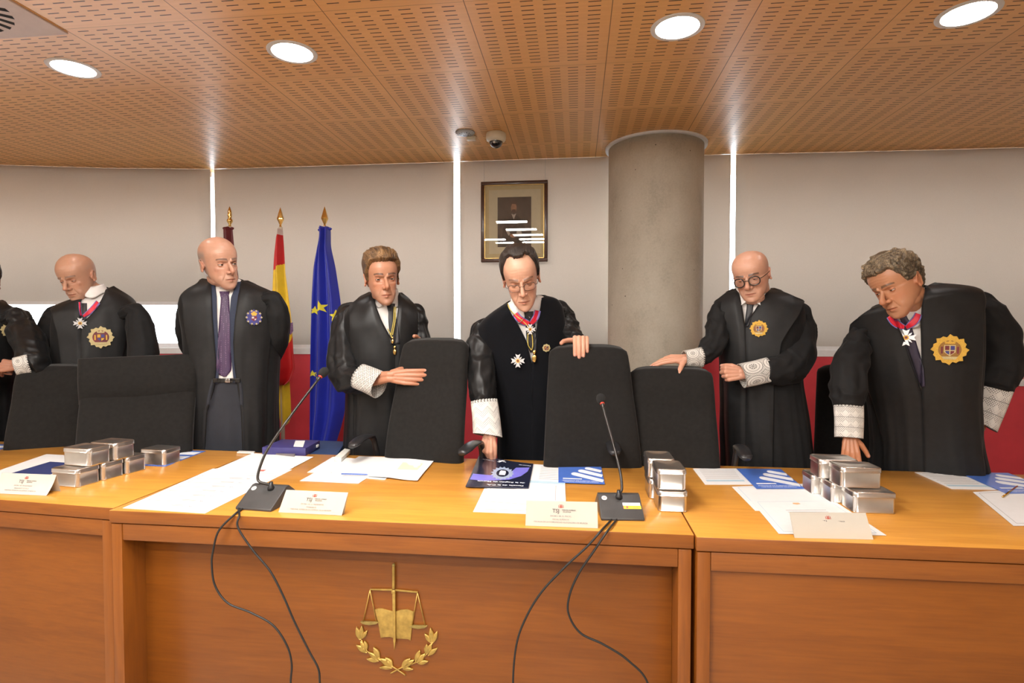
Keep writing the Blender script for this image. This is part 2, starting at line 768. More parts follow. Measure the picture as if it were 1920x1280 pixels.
# seams and little marks of the middle blind: a narrow cover strip
# column
col = empty('column', (CCX, CCY, 0), 'round bare concrete column standing against the windowed wall', 'column')
prof = [(CR, 0.0)] + [(CR, z) for z in np.linspace(.05, CEIL - .001, 14)]
obj('shaft', *lathe((CCX, CCY, 0), prof, 72), M['concrete'], col)
obj('ceiling_ring', *lathe((CCX, CCY, 0), [(CR + .001, CEIL - .014), (CR + .022, CEIL - .014), (CR + .024, CEIL - .001), (CR + .001, CEIL - .001)], 72), M['white_metal'], col, sharp=40)

# ------------------------------------------------------------------ downlights
M['lamp'] = mat('lamp_diffuser', (.9, .9, .9, 1), var=0, emit=(1, .96, .93, 1), estr=DOWN_E)
M['strip_lamp'] = mat('strip_diffuser', (.9, .9, .9, 1), var=0, emit=(1, .955, .89, 1), estr=LAMP_E)
M['trim_white'] = mat('white_enamel', (.72, .72, .70, 1), rough=.35, var=.02)


def downlight_parts():
    root = empty('downlight', (0, 0, 0))
    obj('trim_ring', *lathe((0, 0, 0), [(.088, 0), (.088, -.004), (.101, -.006), (.108, -.003), (.109, 0)], 48), M['trim_white'], root, sharp=40)
    obj('diffuser', *lathe((0, 0, 0), [(.001, -.003), (.0875, -.003), (.0875, -.0005), (.001, -.0005)], 48), M['lamp'], root)
    return root


DL = [((138, 128), 'round white downlight lit in the ceiling, leftmost of the four'),
      ((548, 98), 'round white downlight lit in the ceiling, second from the left above the flags'),
      ((1270, 51), 'round white downlight lit in the ceiling in front of the concrete column'),
      ((1815, 25), 'round white downlight lit in the ceiling, rightmost of the four')]
dl0 = None
for i, (p, lab) in enumerate(DL):
    q = atZ(*p, CEIL)
    o = downlight_parts() if i == 0 else copy_tree(dl0)
    if i == 0:
        dl0 = o
    o.location = (q[0], q[1], CEIL)
    tag(o, lab, 'light', 'round downlights in the wooden ceiling')

# ceiling lamps: short ones mirror in the portrait's glass, long ones are added fill
def strip_lamp():
    root = empty('strip_light', (0, 0, 0))
    obj('housing', *bbox_(-.62, .62, -.10, .10, -.012, 0, .003), M['trim_white'], root)
    obj('diffuser', *box(-.60, .60, -.085, .085, -.0135, -.0118), M['strip_lamp'], root, smooth=False)
    return root


sl0 = None
for i, (x, y, s_) in enumerate([(-2.3, -.9, 1), (.7, -.9, 1), (-2.3, -2.1, 1), (.7, -2.1, 1), (-.8, -3.3, 1), (-4.2, -.2, 1),
                                (-.76, 1.62, .3), (-.70, 1.10, .32), (-.65, .68, .33), (-.60, .31, .34), (-.58, .01, .35), (-1.21, .33, .34), (-1.05, .01, .22)]):
    o = strip_lamp() if sl0 is None else copy_tree(sl0)
    sl0 = sl0 or o
    o.location = (x, y, CEIL)
    o.scale = (s_, 1 if s_ == 1 else .75, 1)
    tag(o, 'rectangular ceiling lamp over the public side of the hall, the long ones added as fill', 'light', 'strip lights over the public seats')

# ------------------------------------------------------------------ camera dome, smoke detector, diffuser
M['cream_plastic'] = mat('cream_plastic', (.72, .66, .52, 1), rough=.35, var=.02)
M['dome'] = mat('smoked_dome', (.015, .015, .018, 1), rough=.06, var=0, coat=1, coat_rough=.03)
q = atZ(930, 250, CEIL)
dm = empty('security_camera', (q[0], q[1], CEIL), 'small cream dome security camera on the ceiling above the portrait', 'camera')
obj('housing', *lathe((q[0], q[1], CEIL), [(.060, 0), (.063, -.006), (.064, -.03), (.060, -.046), (.046, -.055), (.040, -.056)], 40), M['cream_plastic'], dm)
obj('dome', *lathe((q[0], q[1], CEIL - .050), [(.044, 0)] + [(.044 * math.cos(a), -.044 * math.sin(a)) for a in np.linspace(0, PI / 2 - .02, 12)], 36), M['dome'], dm)
obj('lens', *ell((q[0] - .006, q[1] - .038, CEIL - .066), (.008, .006, .008)), M['trim_white'], dm)
q = atZ(872, 248, CEIL)
sm = empty('ceiling_speaker', (q[0], q[1], CEIL), 'small round grey fitting with holes on the ceiling left of the dome camera', 'sensor')
M['grey_plastic'] = mat('grey_plastic', (.42, .45, .47, 1), rough=.4, var=.03)
obj('disc', *lathe((q[0], q[1], CEIL), [(.062, 0), (.062, -.004), (.055, -.010), (.02, -.012)], 40), M['grey_plastic'], sm)
hs = []
for k in range(16):
    a = k * 2 * PI / 16 + random.uniform(-.1, .1)
    r = .022 + .011 * (k % 2)
    hs.append(ell((q[0] + r * math.cos(a), q[1] + r * math.sin(a), CEIL - .0115), (.005, .003, .0012), nu=8, nv=6))
obj('grille', *join(hs), M['black_gap'], sm)
obj('plate', *bbox_(q[0] + .0, q[0] + .055, q[1] + .05, q[1] + .085, CEIL - .030, CEIL - .001, .003), M['cream_plastic'], sm)
q = atZ(131, 62, CEIL)
dv = empty('air_diffuser', (q[0] - .28, q[1] - .28, CEIL), 'square whitish swirl air diffuser with dark slots in the ceiling corner', 'vent')
obj('plate', *bbox_(q[0] - .56, q[0] - .004, q[1] - .56, q[1] - .004, CEIL - .008, CEIL, .002), mat('diffuser_plate', (.60, .50, .44, 1), rough=.5, var=.02), dv, smooth=False)
sv = []
for k in range(24):
    a = k * 2 * PI / 24
    e1 = np.array([math.cos(a), math.sin(a), 0])
    e2 = np.array([-e1[1], e1[0], 0])
    c = np.array([q[0] - .28, q[1] - .28, CEIL - .009])
    P = [c + e1 * .07 - e2 * .008, c + e1 * .22 - e2 * .012 + e2 * .03, c + e1 * .22 + e2 * .012 + e2 * .03, c + e1 * .07 + e2 * .008]
    sv.append(prism(P, (0, 0, 1), .0015))
obj('slots', *join(sv), M['black_gap'], dv, smooth=False)

# ------------------------------------------------------------------ portrait
M['frame_wood'] = mat('walnut_frame', (.065, .022, .010, 1), rough=.35, coat=.3, var=.15, nscale=80)
M['gold'] = mat('gold_leaf', (.55, .36, .12, 1), rough=.3, metal=.9, var=.08)
M['brass'] = mat('polished_brass', (.75, .50, .16, 1), rough=.18, metal=1.0, var=.05)
M['mat_cream'] = mat('cream_mount', (.60, .49, .27, 1), rough=.8, var=.02)
M['mat_pale'] = mat('pale_mount', (.66, .58, .40, 1), rough=.8, var=.02)
PW = wallY(-.45) - .045
c = [atY(901, 341, PW), atY(1027, 338, PW), atY(1027, 490, PW), atY(903, 492, PW)]
x0, x1 = (c[0][0] + c[3][0]) / 2, (c[1][0] + c[2][0]) / 2
z1, z0 = (c[0][2] + c[1][2]) / 2, (c[2][2] + c[3][2]) / 2
pf = empty('framed_portrait', ((x0 + x1) / 2, PW, z0), 'dark wooden framed portrait of a bearded man hanging high on the wall', 'picture')
fw = .026
fr = []
for (a, b, cc, d) in [(x0, x1, z1 - fw, z1), (x0, x1, z0, z0 + fw), (x0, x0 + fw, z0 + fw, z1 - fw), (x1 - fw, x1, z0 + fw, z1 - fw)]:
    fr.append(bbox_(a, b, PW - .012, PW + .022, cc, d, .004))
obj('frame', *join(fr), M['frame_wood'], pf, sharp=30)
fi = []
g0 = fw
for (a, b, cc, d) in [(x0 + g0, x1 - g0, z1 - g0 - .004, z1 - g0), (x0 + g0, x1 - g0, z0 + g0, z0 + g0 + .004), (x0 + g0, x0 + g0 + .004, z0 + g0, z1 - g0), (x1 - g0 - .004, x1 - g0, z0 + g0, z1 - g0)]:
    fi.append(box(a, b, PW - .006, PW + .01, cc, d))
obj('gilt_slip', *join(fi), M['gold'], pf, smooth=False)
obj('mount', *box(x0 + .02, x1 - .02, PW + .006, PW + .012, z0 + .02, z1 - .02), M['mat_cream'], pf, smooth=False)
obj('inner_mount', *box(x0 + .058, x1 - .052, PW + .004, PW + .0055, z0 + .062, z1 - .060), M['mat_pale'], pf, smooth=False)
pc = [atY(933, 370, PW), atY(996, 369, PW), atY(996, 462, PW), atY(933, 462, PW)]
px0, px1, pz1, pz0 = pc[0][0], pc[1][0], pc[0][2], pc[2][2]
pic = obj('picture', *box(px0, px1, PW + .001, PW + .003, pz0, pz1), mat('painting_ground', (.060, .042, .030, 1), rough=.6, var=.25, nscale=9), pf, smooth=False)
pcx, pw_, ph_ = (px0 + px1) / 2 - .004, px1 - px0, pz1 - pz0


def flat(pts, dy, m, nm):
    P = [(pcx + u * pw_, PW + .0008 - dy, pz0 + v * ph_) for u, v in pts]
    return obj(nm, *prism(P, (0, 1, 0), .0006), m, pf, smooth=False)


def oval(cu, cv, ru, rv, n=20):
    return [(cu + ru * math.cos(t), cv + rv * math.sin(t)) for t in np.linspace(0, 2 * PI, n, endpoint=False)]


pm_robe = mat('painted_robe', (.030, .020, .016, 1), rough=.6, var=.2)
pm_skin = mat('painted_skin', (.36, .17, .09, 1), rough=.6, var=.1)
pm_hair = mat('painted_hair', (.07, .032, .018, 1), rough=.6, var=.1)
pm_white = mat('painted_linen', (.42, .36, .30, 1), rough=.6, var=.1)
flat([(-.36, .0), (-.34, .34), (-.22, .52), (-.08, .63), (.1, .63), (.24, .54), (.36, .34), (.40, .0)], .0008, pm_robe, 'painted_robe')
flat(oval(0, .79, .085, .105), .0016, pm_skin, 'painted_face')
flat([(-.09, .80), (-.092, .87), (-.05, .915), (.05, .915), (.095, .87), (.09, .80), (.06, .855), (-.05, .86)], .0024, pm_hair, 'painted_hair')
flat([(-.06, .765), (-.055, .70), (0, .675), (.055, .70), (.06, .765), (.04, .745), (0, .755), (-.04, .745)], .0024, pm_hair, 'painted_beard')
flat([(-.07, .665), (0, .645), (.075, .67), (.03, .60), (0, .55), (-.035, .60)], .0024, pm_white, 'painted_collar')
flat([(-.25, .34), (-.19, .36), (-.10, .27), (-.15, .22)], .0024, pm_white, 'painted_cuff')
flat([(.10, .33), (.20, .33), (.25, .27), (.13, .20), (.07, .25)], .0024, pm_white, 'painted_cuff')
flat(oval(-.02, .225, .095, .04), .003, pm_skin, 'painted_hands')
M['clear_glass'] = thin_glass('picture_glass', .06)
obj('glass', *box(x0 + .02, x1 - .02, PW - .007, PW - .005, z0 + .02, z1 - .02), M['clear_glass'], pf, smooth=False)
for u in (x0 + .02, x1 - .02):
    obj('wire', *tube([(u, PW + .012, z1 - .01), (u, PW + .02, CEIL - .001)], .0009, 6, n=2), M['grey_plastic'], pf)

# ------------------------------------------------------------------ the bench: three desks
M['desk_top'] = wood('desk_wood_lit', (.64, .30, .050, 1), (.44, .17, .022, 1), 'X', rough=.28, coat=.35)  # same wood as the fronts, with the lit tone put into its colour
M['desk_edge'] = wood('desk_edge_wood_shaded', (.26, .080, .011, 1), (.145, .037, .005, 1), 'X', rough=.38, coat=.2)  # same wood again, the shade of the front edges put into the colour
M['desk_front'] = wood('desk_front_wood_shaded', (.225, .066, .006, 1), (.135, .034, .003, 1), 'X', rough=.36, coat=.25, scale=.8)  # same wood as the top, darkened in colour for the shaded front
M['desk_post'] = wood('desk_post_wood_shaded', (.245, .073, .008, 1), (.14, .036, .004, 1), 'Z', rough=.36, coat=.25, scale=.8)  # shaded copy of the desk wood for the posts
TH = .040
pL = atZ(217, 951, DESK)
pR = atZ(1304, 1005, DESK)
YF = (pL[1] + pR[1]) / 2 - .01
YBK = float(atZ(1081, 865, DESK)[1])
XA, XB = float(pL[0]), float(pR[0])


def slab(P, z0, z1, m, nm, parent, r=.003):
    V = [(x, y, z0) for x, y in P]
    o = obj(nm, *bevel(prism(V, (0, 0, 1), z1 - z0), r, 2), m, parent, sharp=30)
    return o


def desk(P, label, recess, posts, emblem=False):
    """P: front-left, front-right, back-right, back-left corners of the worktop"""
    P = [np.array(p, float) for p in P]
    fl, fr_, br, bl = P
    cen = sum(P) / 4
    root = empty('bench_desk', (cen[0], cen[1], 0), label, 'desk', 'desks of the judges\' bench')
    slab(P, DESK - TH, DESK - .0008, M['desk_edge'], 'worktop', root)
    ins = [p + (cen - p) * .0012 for p in P]
    slab(ins, DESK - .0012, DESK, M['desk_top'], 'lit_top_veneer', root, .0004)  # thin top face carrying the lit tone of the wood
    ex = unit(np.append(fr_ - fl, 0))
    ey = unit(np.append(bl - fl, 0))
    ey = np.array([-ex[1], ex[0], 0])
    L = np.linalg.norm(fr_ - fl)
    D = abs((bl - fl) @ ey[:2])
    o3 = np.append(fl, 0)

    def pc_(nm, a0, a1, b0, b1, z0, z1, m, r=.002):
        V, Fc = bbox_(a0, a1, b0, b1, z0, z1, r)
        W = o3 + V[:, :1] * ex + V[:, 1:2] * ey + V[:, 2:] * np.array([0, 0, 1])
        return obj(nm, W, Fc, m, root, sharp=30)
    zt = DESK - TH - .004
    pw = .036
    for a in posts:
        pc_('side_panel', a, a + pw, .004, D * .42, 0, zt, M['desk_post'])
    a0, a1 = posts[0] + pw + .001, posts[-1] - .001
    pc_('rail', a0, a1, .006, .040, zt - .052, zt, M['desk_edge'])
    pc_('front_panel', a0 - .0005, a1 + .0005, recess, recess + .022, .004, zt - .003, M['desk_front'], .001)
    pc_('shadow_gap_strip', posts[0] + .01, posts[-1] + .02, .03, .05, zt + .0002, DESK - TH - .0002, M['black_gap'], .0005)  # black strip painting the shade of the gap under the worktop
    return root


desk_c = desk([(XA + .0015, YF), (XB - .0015, YF), (XB - .0015, YBK), (XA + .0015, YBK)],
              'central bench desk with the golden justice emblem on its front', .098, [.004, XB - XA - .045])
fl_ = atZ(-40, 925, DESK)
lf = np.array([XA - .0015 - 1.75, YF + .16])
desk_l = desk([(lf[0], lf[1]), (XA - .0015, YF + .022), (XA - .0015, YBK + .01), (XA - 1.75, YBK + .10)],
              'left bench desk carrying six metal tins and one name card', .030, [.004, 1.75 - .045])
desk_r = desk([(XB + .0015, YF - .014), (XB + 1.9, YF + .012), (XB + 1.9, YBK - .012), (XB + .0015, YBK)],
              'right bench desk with a plain flat front', .018, [.004, 1.9 - .045])

# emblem on the central front panel
M['emblem'] = mat('matt_gilt_brass', (.50, .33, .085, 1), rough=.42, metal=.55, var=.12, nscale=60)
M['emblem2'] = mat('dull_gilt_brass', (.36, .27, .085, 1), rough=.45, metal=.5, var=.12, nscale=60)
EY = YF + .098


def ep(x, y, lift=0.0):
    return atY(620 + x / 5.12, 1030 + y / 5.12, EY) + np.array([0, -lift, 0])


em = empty('justice_emblem', ep(615, 640), 'gilt emblem of sword, scales, open book and laurel on the central desk', 'emblem')


def relief(pts, th, m, nm, lift=0.0, r=.0012):
    P = [ep(x, y, lift) for x, y in pts][::-1]
    return obj(nm, *bevel(prism(P, (0, -1, 0), th), r, 2), m, em, sharp=25)


book = [(430, 568), (460, 560), (500, 560), (550, 575), (612, 590), (680, 572), (740, 568), (800, 588), (790, 680), (772, 866), (750, 852), (700, 848), (630, 845), (570, 830), (520, 832), (486, 840), (462, 700)]
relief(book, .006, M['emblem'], 'book')
relief([(603, 598), (618, 598), (628, 850), (612, 850)], .003, M['emblem2'], 'book_spine', .006)
relief([(604, 400), (632, 400), (636, 850), (625, 942), (612, 850)], .007, M['emblem'], 'sword_blade', .007)
gr = [ep(613, y, .009) for y in np.linspace(140, 360, 40)]
obj('sword_grip', *tube(gr, [.0042 + .0010 * (i % 2) for i in range(40)], 12), M['emblem'], em)
obj('pommel', *ell(ep(613, 138, .009), (.0055, .0055, .006)), M['emblem2'], em)
obj('guard', *bevel(prism([ep(596, 372, .003), ep(596, 405, .003), ep(632, 408, .003), ep(632, 372, .003)], (0, -1, 0), .012), .002), M['emblem'], em)
relief([(385, 366), (598, 370), (598, 386), (385, 380)], .004, M['emblem'], 'beam', .004)
relief([(630, 372), (842, 392), (842, 408), (630, 388)], .004, M['emblem'], 'beam', .004)
for (tx, ty, ax, bx, by) in [(384, 380, 318, 446, 684), (838, 402, 786, 912, 720)]:
    obj('scale_cord', *join([tube([ep(tx, ty, .006), ep(ax, by, .006)], .0016, 8, n=2), tube([ep(tx, ty, .006), ep(bx, by, .006)], .0016, 8, n=2)]), M['emblem'], em)
    m_ = (ax + bx) / 2
    hw = (bx - ax) / 2 + 24
    relief([(m_ - hw, by - 6), (m_ + hw, by - 2), (m_ + hw * .7, by + 16), (m_, by + 24), (m_ - hw * .7, by + 14)], .010, M['emblem2'], 'scale_pan', .002)


def leaf_vf(bx, by, tx, ty, wd):
    b = np.array([bx, by], float)
    t = np.array([tx, ty], float)
    d = t - b
    n = np.array([-d[1], d[0]]) / (np.hypot(*d) + 1e-9)
    pr = [0, .55, .9, 1.0, .8, .45, 0]
    G = []
    for s, w_ in zip(np.linspace(0, 1, 7), pr):
        row = []
        for k, u in enumerate((-1, -.5, 0, .5, 1)):
            p = b + d * s + n * u * w_ * wd
            row.append(ep(p[0], p[1], .0045 + (.0035 * (abs(u) == .5) + .001 * (u == 0)) * (w_ > 0)))
        G.append(row)
    return grid_solid(np.array(G), np.array([0, .004, 0]))


for nm, lv, st in [('laurel_branch', [(285, 862, 252, 735, 26), (292, 862, 305, 722, 26), (305, 850, 355, 768, 20), (340, 975, 292, 868, 24), (352, 985, 250, 908, 26), (352, 960, 330, 868, 22), (378, 965, 372, 975, 10),
                                       (460, 1060, 370, 975, 24), (474, 1040, 415, 928, 28), (470, 1062, 350, 1042, 24), (600, 1118, 472, 1036, 30), (600, 1112, 530, 1028, 28), (598, 1128, 472, 1124, 18)],
                   [(300, 862), (350, 965), (472, 1050), (600, 1120), (722, 1200)]),
                  ('laurel_branch', [(970, 890, 905, 798, 22), (978, 890, 962, 742, 26), (984, 890, 1026, 775, 24), (915, 990, 928, 898, 22), (925, 1000, 972, 892, 26), (935, 1010, 1028, 938, 24),
                                       (815, 1070, 862, 955, 26), (830, 1080, 910, 990, 28), (840, 1085, 940, 1065, 22), (684, 1118, 768, 1036, 28), (690, 1128, 806, 1050, 28), (695, 1135, 796, 1142, 18)],
                   [(978, 892), (925, 995), (822, 1075), (690, 1125), (578, 1182)])]:
    lv = [l for l in lv if abs(l[0] - l[2]) + abs(l[1] - l[3]) > 25]
    obj(nm, *join([leaf_vf(*l) for l in lv] + [tube([ep(x, y, .003) for x, y in st], .0022, 8, n=24)]), M['emblem'], em)

# ================================================================== CHAIRS
M['chair'] = mat('black_chair_fabric', (.0125, .0115, .0108, 1), rough=.9, spec=.2, sheen=.10, var=.1, nscale=60, bump=.25, bscale=1400)
M['black_plastic'] = mat('black_plastic', (.018, .018, .020, 1), rough=.32, var=.03)
M['chrome'] = mat('chrome', (.6, .6, .62, 1), rough=.15, metal=1, var=.02)


def office_chair(label, cx, cy, ztop, w_top, w_bot, rz, headpad=False, roll=0.0, arms=True, armz=0.0):
    """high-backed office chair facing -Y in its own frame"""
    root = empty('office_chair', (cx, cy, 0), label, 'chair', 'black office chairs behind the bench', rz)
    zs0 = .50
    # backrest: rounded slab swept up a curved spine
    n = 40
    th = np.linspace(0, 2 * PI, 44, endpoint=False)
    R = []
    for t in np.linspace(0, 1, n):
        z = zs0 - .02 + (ztop - zs0 + .02) * t
        y = -.015 + .11 * t ** 1.6 - .035 * math.sin(PI * min(1, t * 1.35)) + (.02 * max(0, t - .88) / .12)
        w_ = (w_bot + (w_top - w_bot) * t ** 1.3) / 2
        d = .040 + .006 * math.sin(PI * t)
        e = (1 - t) * (ztop - zs0)
        if e < .035:
            k = math.sqrt(max(0.0, 1 - ((.035 - e) / .035) ** 2))
            w_ = w_ - .028 * (1 - k)
            d = max(.004, d * (.25 + .75 * k))
        if t < .04:
            d *= .4 + 15 * t
        p = 5.0
        X = w_ * np.sign(np.cos(th)) * np.abs(np.cos(th)) ** (2 / p)
        Y = d * np.sign(np.sin(th)) * np.abs(np.sin(th)) ** (2 / 2.6)
        Y = Y + .022 * (X / max(w_, .01)) ** 2 * -1 * (1 - .4 * t)
        Z = np.full_like(X, z) + roll * X - .012 * (X / max(w_, .01)) ** 4 * t
        R.append(np.stack([X, y + Y, Z], 1))
    obj('backrest', *loft(R), M['chair'], root, local=True)
    if headpad:
        R = []
        for t in np.linspace(0, 1, 16):
            z = ztop - .195 + .205 * t
            tt = (z - zs0) / (ztop - zs0)
            y = -.015 + .11 * tt ** 1.6 - .035 * math.sin(PI * min(1, tt * 1.35))
            w_ = (w_bot + (w_top - w_bot) * tt ** 1.3) / 2 + .004 + .012 * t
            k = math.sin(PI * min(.97, max(.03, t))) ** .35
            X = w_ * np.sign(np.cos(th)) * np.abs(np.cos(th)) ** (2 / 7)
            Y = (.056 * k) * np.sign(np.sin(th)) * np.abs(np.sin(th)) ** (2 / 3)
            R.append(np.stack([X, y - .006 + Y, np.full_like(X, z) + roll * X], 1))
        obj('head_cushion', *loft(R), M['chair'], root, local=True)
    # seat
    R = []
    for t in np.linspace(0, 1, 14):
        y = .03 - .50 * t
        w_ = .226 * (1 - .10 * t)
        d = .045 * min(1, .35 + 6 * t) * (1 if t < .9 else .9 - 4 * (t - .9))
        X = w_ * np.sign(np.cos(th)) * np.abs(np.cos(th)) ** (2 / 5)
        Z = d * np.sign(np.sin(th)) * np.abs(np.sin(th)) ** (2 / 2.6)
        R.append(np.stack([X, np.full_like(X, y), .475 + Z - .02 * max(0, t - .75) * 4 * .5], 1))
    obj('seat', *loft(R), M['chair'], root, local=True)
    if arms:
        for s in (-1, 1):
            P = [(s * .215, .01, .50), (s * .245, .01, .66), (s * .256, -.01, .80), (s * .256, -.05, .850), (s * .252, -.14, .858), (s * .245, -.23, .842)]
            P = spline([(a_, b_, c_ + armz * min(1, (c_ - .5) / .3)) for a_, b_, c_ in P], 26)
            T, N_, B_ = frames(P)
            R = []
            for i, p in enumerate(P):
                t = i / 25
                a = .013 + .016 * min(1, max(0, (t - .45) * 4)) * (1 if t < .93 else (1 - t) / .07 * .8 + .2)
                b = .010 if t > .4 else .013
                ex = np.array([1, 0, 0])
                ez = np.cross(T[i], ex)
                R.append(p + a * np.cos(th[::3])[:, None] * ex + b * np.sin(th[::3])[:, None] * ez)
            obj('armrest', *loft(R), M['black_plastic'], root, local=True)
    obj('gas_column', *lathe((0, -.22, .0), [(.025, .10), (.025, .30), (.018, .31), (.018, .43), (.09, .44)], 20), M['chrome'], root, local=True, sharp=40)
    for k in range(5):
        a = k * 2 * PI / 5 + .3
        e = np.array([math.cos(a), math.sin(a), 0])
        c = np.array([0, -.22, 0])
        obj('base_arm', *tube([c + e * .02 + (0, 0, .115), c + e * .16 + (0, 0, .10), c + e * .29 + (0, 0, .075)], [.022, .017, .013], 10, n=8), M['black_plastic'], root, local=True)
        b = c + e * .285
        obj('caster', *lathe(b + np.array([0, 0, .030]), [(.004, -.012), (.029, -.011), (.030, 0), (.029, .011), (.004, .012)], 20, axis=(-e[1], e[0], 0)), M['black_plastic'], root, local=True)
        # caster stem
    return root


def chair_from_px(label, xl, xr, top, Y, wbot_px, rz=0.0, yb=840, **kw):
    a, b = atY(xl, top, Y), atY(xr, top, Y)
    c = (a + b) / 2
    wt = np.linalg.norm(b - a)
    a2, b2 = atY(wbot_px[0], yb, Y), atY(wbot_px[1], yb, Y)
    wb = np.linalg.norm(b2 - a2)
    if .3 < abs(rz) < 1:
        wt, wb = wt * .80, wb * .80
    return office_chair(label, c[0] + math.sin(rz) * .10, Y - .10 * math.cos(rz), c[2], wt, wb, rz, **kw)


CH = {}
CH[1] = chair_from_px('plain black office chair, leftmost of the row, half behind its neighbour', 42, 165, 682, 2.52, (34, 170), rz=.50)
CH[2] = chair_from_px('black office chair with a thick padded head cushion, at the left', 163, 374, 671, 2.42, (180, 382), rz=.48, armz=-.12, headpad=True, roll=.03)
CH[3] = chair_from_px('black office chair held by the brown-haired man with both hands', 756, 882, 633, 2.50, (738, 890), rz=-.15)
CH[4] = chair_from_px('tall black office chair under the hand of the stooping man in glasses', 1030, 1176, 645, 2.47, (1006, 1192), rz=.12, armz=-.13)
CH[5] = chair_from_px('lower black office chair under the hand of the bald man in round glasses', 1181, 1334, 686, 2.52, (1186, 1352), rz=-.05)
CH[6] = chair_from_px('black office chair mostly hidden behind the leaning man at the right', 1537, 1668, 683, 2.86, (1540, 1690), rz=2.7, arms=False)

# ================================================================== FLAGS
M['flag_blue'] = mat('flag_blue_satin', (.018, .028, .36, 1), rough=.42, sheen=.3, var=.03, nscale=20)
M['flag_yellow'] = mat('flag_yellow_satin', (.80, .53, .02, 1), rough=.5, sheen=.3, var=.03)
M['flag_red'] = mat('flag_red_satin', (.55, .010, .012, 1), rough=.5, sheen=.3, var=.03)
M['flag_maroon'] = mat('flag_maroon_satin', (.115, .010, .014, 1), rough=.5, sheen=.3, var=.05)
M['star_yellow'] = mat('star_yellow', (.85, .74, .05, 1), rough=.6, var=.02)
M['pole'] = mat('pale_flag_pole', (.62, .52, .42, 1), rough=.3, coat=.4, var=.04)


def flag_sheet(prof, Y, yfun, n=70, m=60):
    """prof: rows (py, xl, xr) on the plane Y; the cloth hangs in folds given by yfun(s, t)"""
    prof = np.array(prof, float)
    py = np.linspace(prof[0, 0], prof[-1, 0], n)
    xl = np.interp(py, prof[:, 0], prof[:, 1])
    xr = np.interp(py, prof[:, 0], prof[:, 2])
    k = np.array([1, 2, 3, 2, 1]) / 9
    xl[2:-2] = np.convolve(xl, k, 'valid')
    xr[2:-2] = np.convolve(xr, k, 'valid')
    G = []
    for i in range(n):
        a, b = atY(xl[i], py[i], Y), atY(xr[i], py[i], Y)
        t = i / (n - 1)
        row = []
        for j in range(m):
            s = j / (m - 1)
            p = a * (1 - s) + b * s
            row.append(p + np.array([0, yfun(s, t), 0]))
        G.append(row)
    return np.array(G), py, xl, xr


def finial(c, kind, parent):
    if kind == 'spear':
        prof = [(.004, 0), (.008, .004), (.006, .012), (.022, .045), (.021, .052), (.010, .095), (.001, .125)]
    else:
        prof = [(.004, 0), (.010, .005), (.006, .015), (.018, .035), (.0185, .040), (.012, .055), (.014, .07), (.011, .10), (.001, .125)]
    obj('finial', *lathe(c, prof, 4 if kind == 'spear' else 24), M['brass'], parent, smooth=(kind != 'spear'))


def flag_pole(label, px, py_top, py_cloth, Y, kind, lean=0.0):
    t = atY(px, py_cloth, Y)
    b = np.array([t[0] + lean, Y, 0])
    root = empty('flag', (b[0], b[1], 0), label, 'flag', 'flags on poles before the blinds')
    obj('pole', *tube([b + (0, 0, .03), t], .013, 14, n=2), M['pole'], root)
    obj('base', *lathe(b, [(.15, 0), (.15, .02), (.05, .035), (.03, .06), (.022, .12)], 32), M['brass'], root)
    top = atY(px, py_top, Y)
    h = (top[2] - t[2]) / .125
    q = empty('tmp', (0, 0, 0))
    prof = {'spear': [(.004, 0), (.008, .004), (.006, .010), (.022, .048), (.021, .054), (.010, .095), (.001, .125)],
            'round': [(.004, 0), (.010, .005), (.006, .013), (.0185, .033), (.0185, .040), (.010, .052), (.0135, .068), (.011, .098), (.001, .125)],
            'dia': [(.004, 0), (.008, .006), (.005, .014), (.021, .050), (.021, .055), (.012, .090), (.001, .125)]}[kind]
    bpy.data.objects.remove(q)
    obj('finial', *lathe(t, [(r, z * h) for r, z in prof], 28 if kind == 'round' else 6), M['brass'], root, smooth=(kind == 'round'))
    return root


# European flag
YE = 3.42
fe = flag_pole('blue flag with yellow stars hanging from a gold-tipped pole', 609, 387, 424, YE, 'spear')
fold = lambda s, t: -.045 * math.sin(s * PI) - (.010 + .022 * t) * math.cos(s * 2 * PI * 2.2 + 1.2 * t + .5) - .01 * math.sin(s * 17 + 4 * t)
G, *_ = flag_sheet([(426, 599, 618), (440, 601, 619), (460, 597, 618), (500, 590, 627), (560, 587, 636), (600, 586, 640), (700, 583, 648), (770, 581, 645), (800, 580, 638), (836, 579, 626), (850, 579, 624)], YE - .03, fold)
blue_cloth = obj('cloth', *grid_solid(G, np.array([0, .002, 0])), M['flag_blue'], fe)
obj('knot', *fuse(join([ell(atY(x, y, YE - .03), (.016, .012, .010)) for x, y in [(600, 431), (606, 428), (613, 427), (618, 429)]]), .004), M['flag_blue'], fe)
bve = BVHTree.FromPolygons([tuple(v) for v in G.reshape(-1, 3)], [(i * 60 + j, i * 60 + j + 1, (i + 1) * 60 + j + 1, (i + 1) * 60 + j) for i in range(69) for j in range(59)])


def on_cloth(bv, p, lift=.002):
    h = bv.ray_cast(Vector((p[0], p[1] - .5, p[2])), Vector((0, 1, 0)))
    return None if h[0] is None else np.array([p[0], h[0][1] - lift, p[2]])


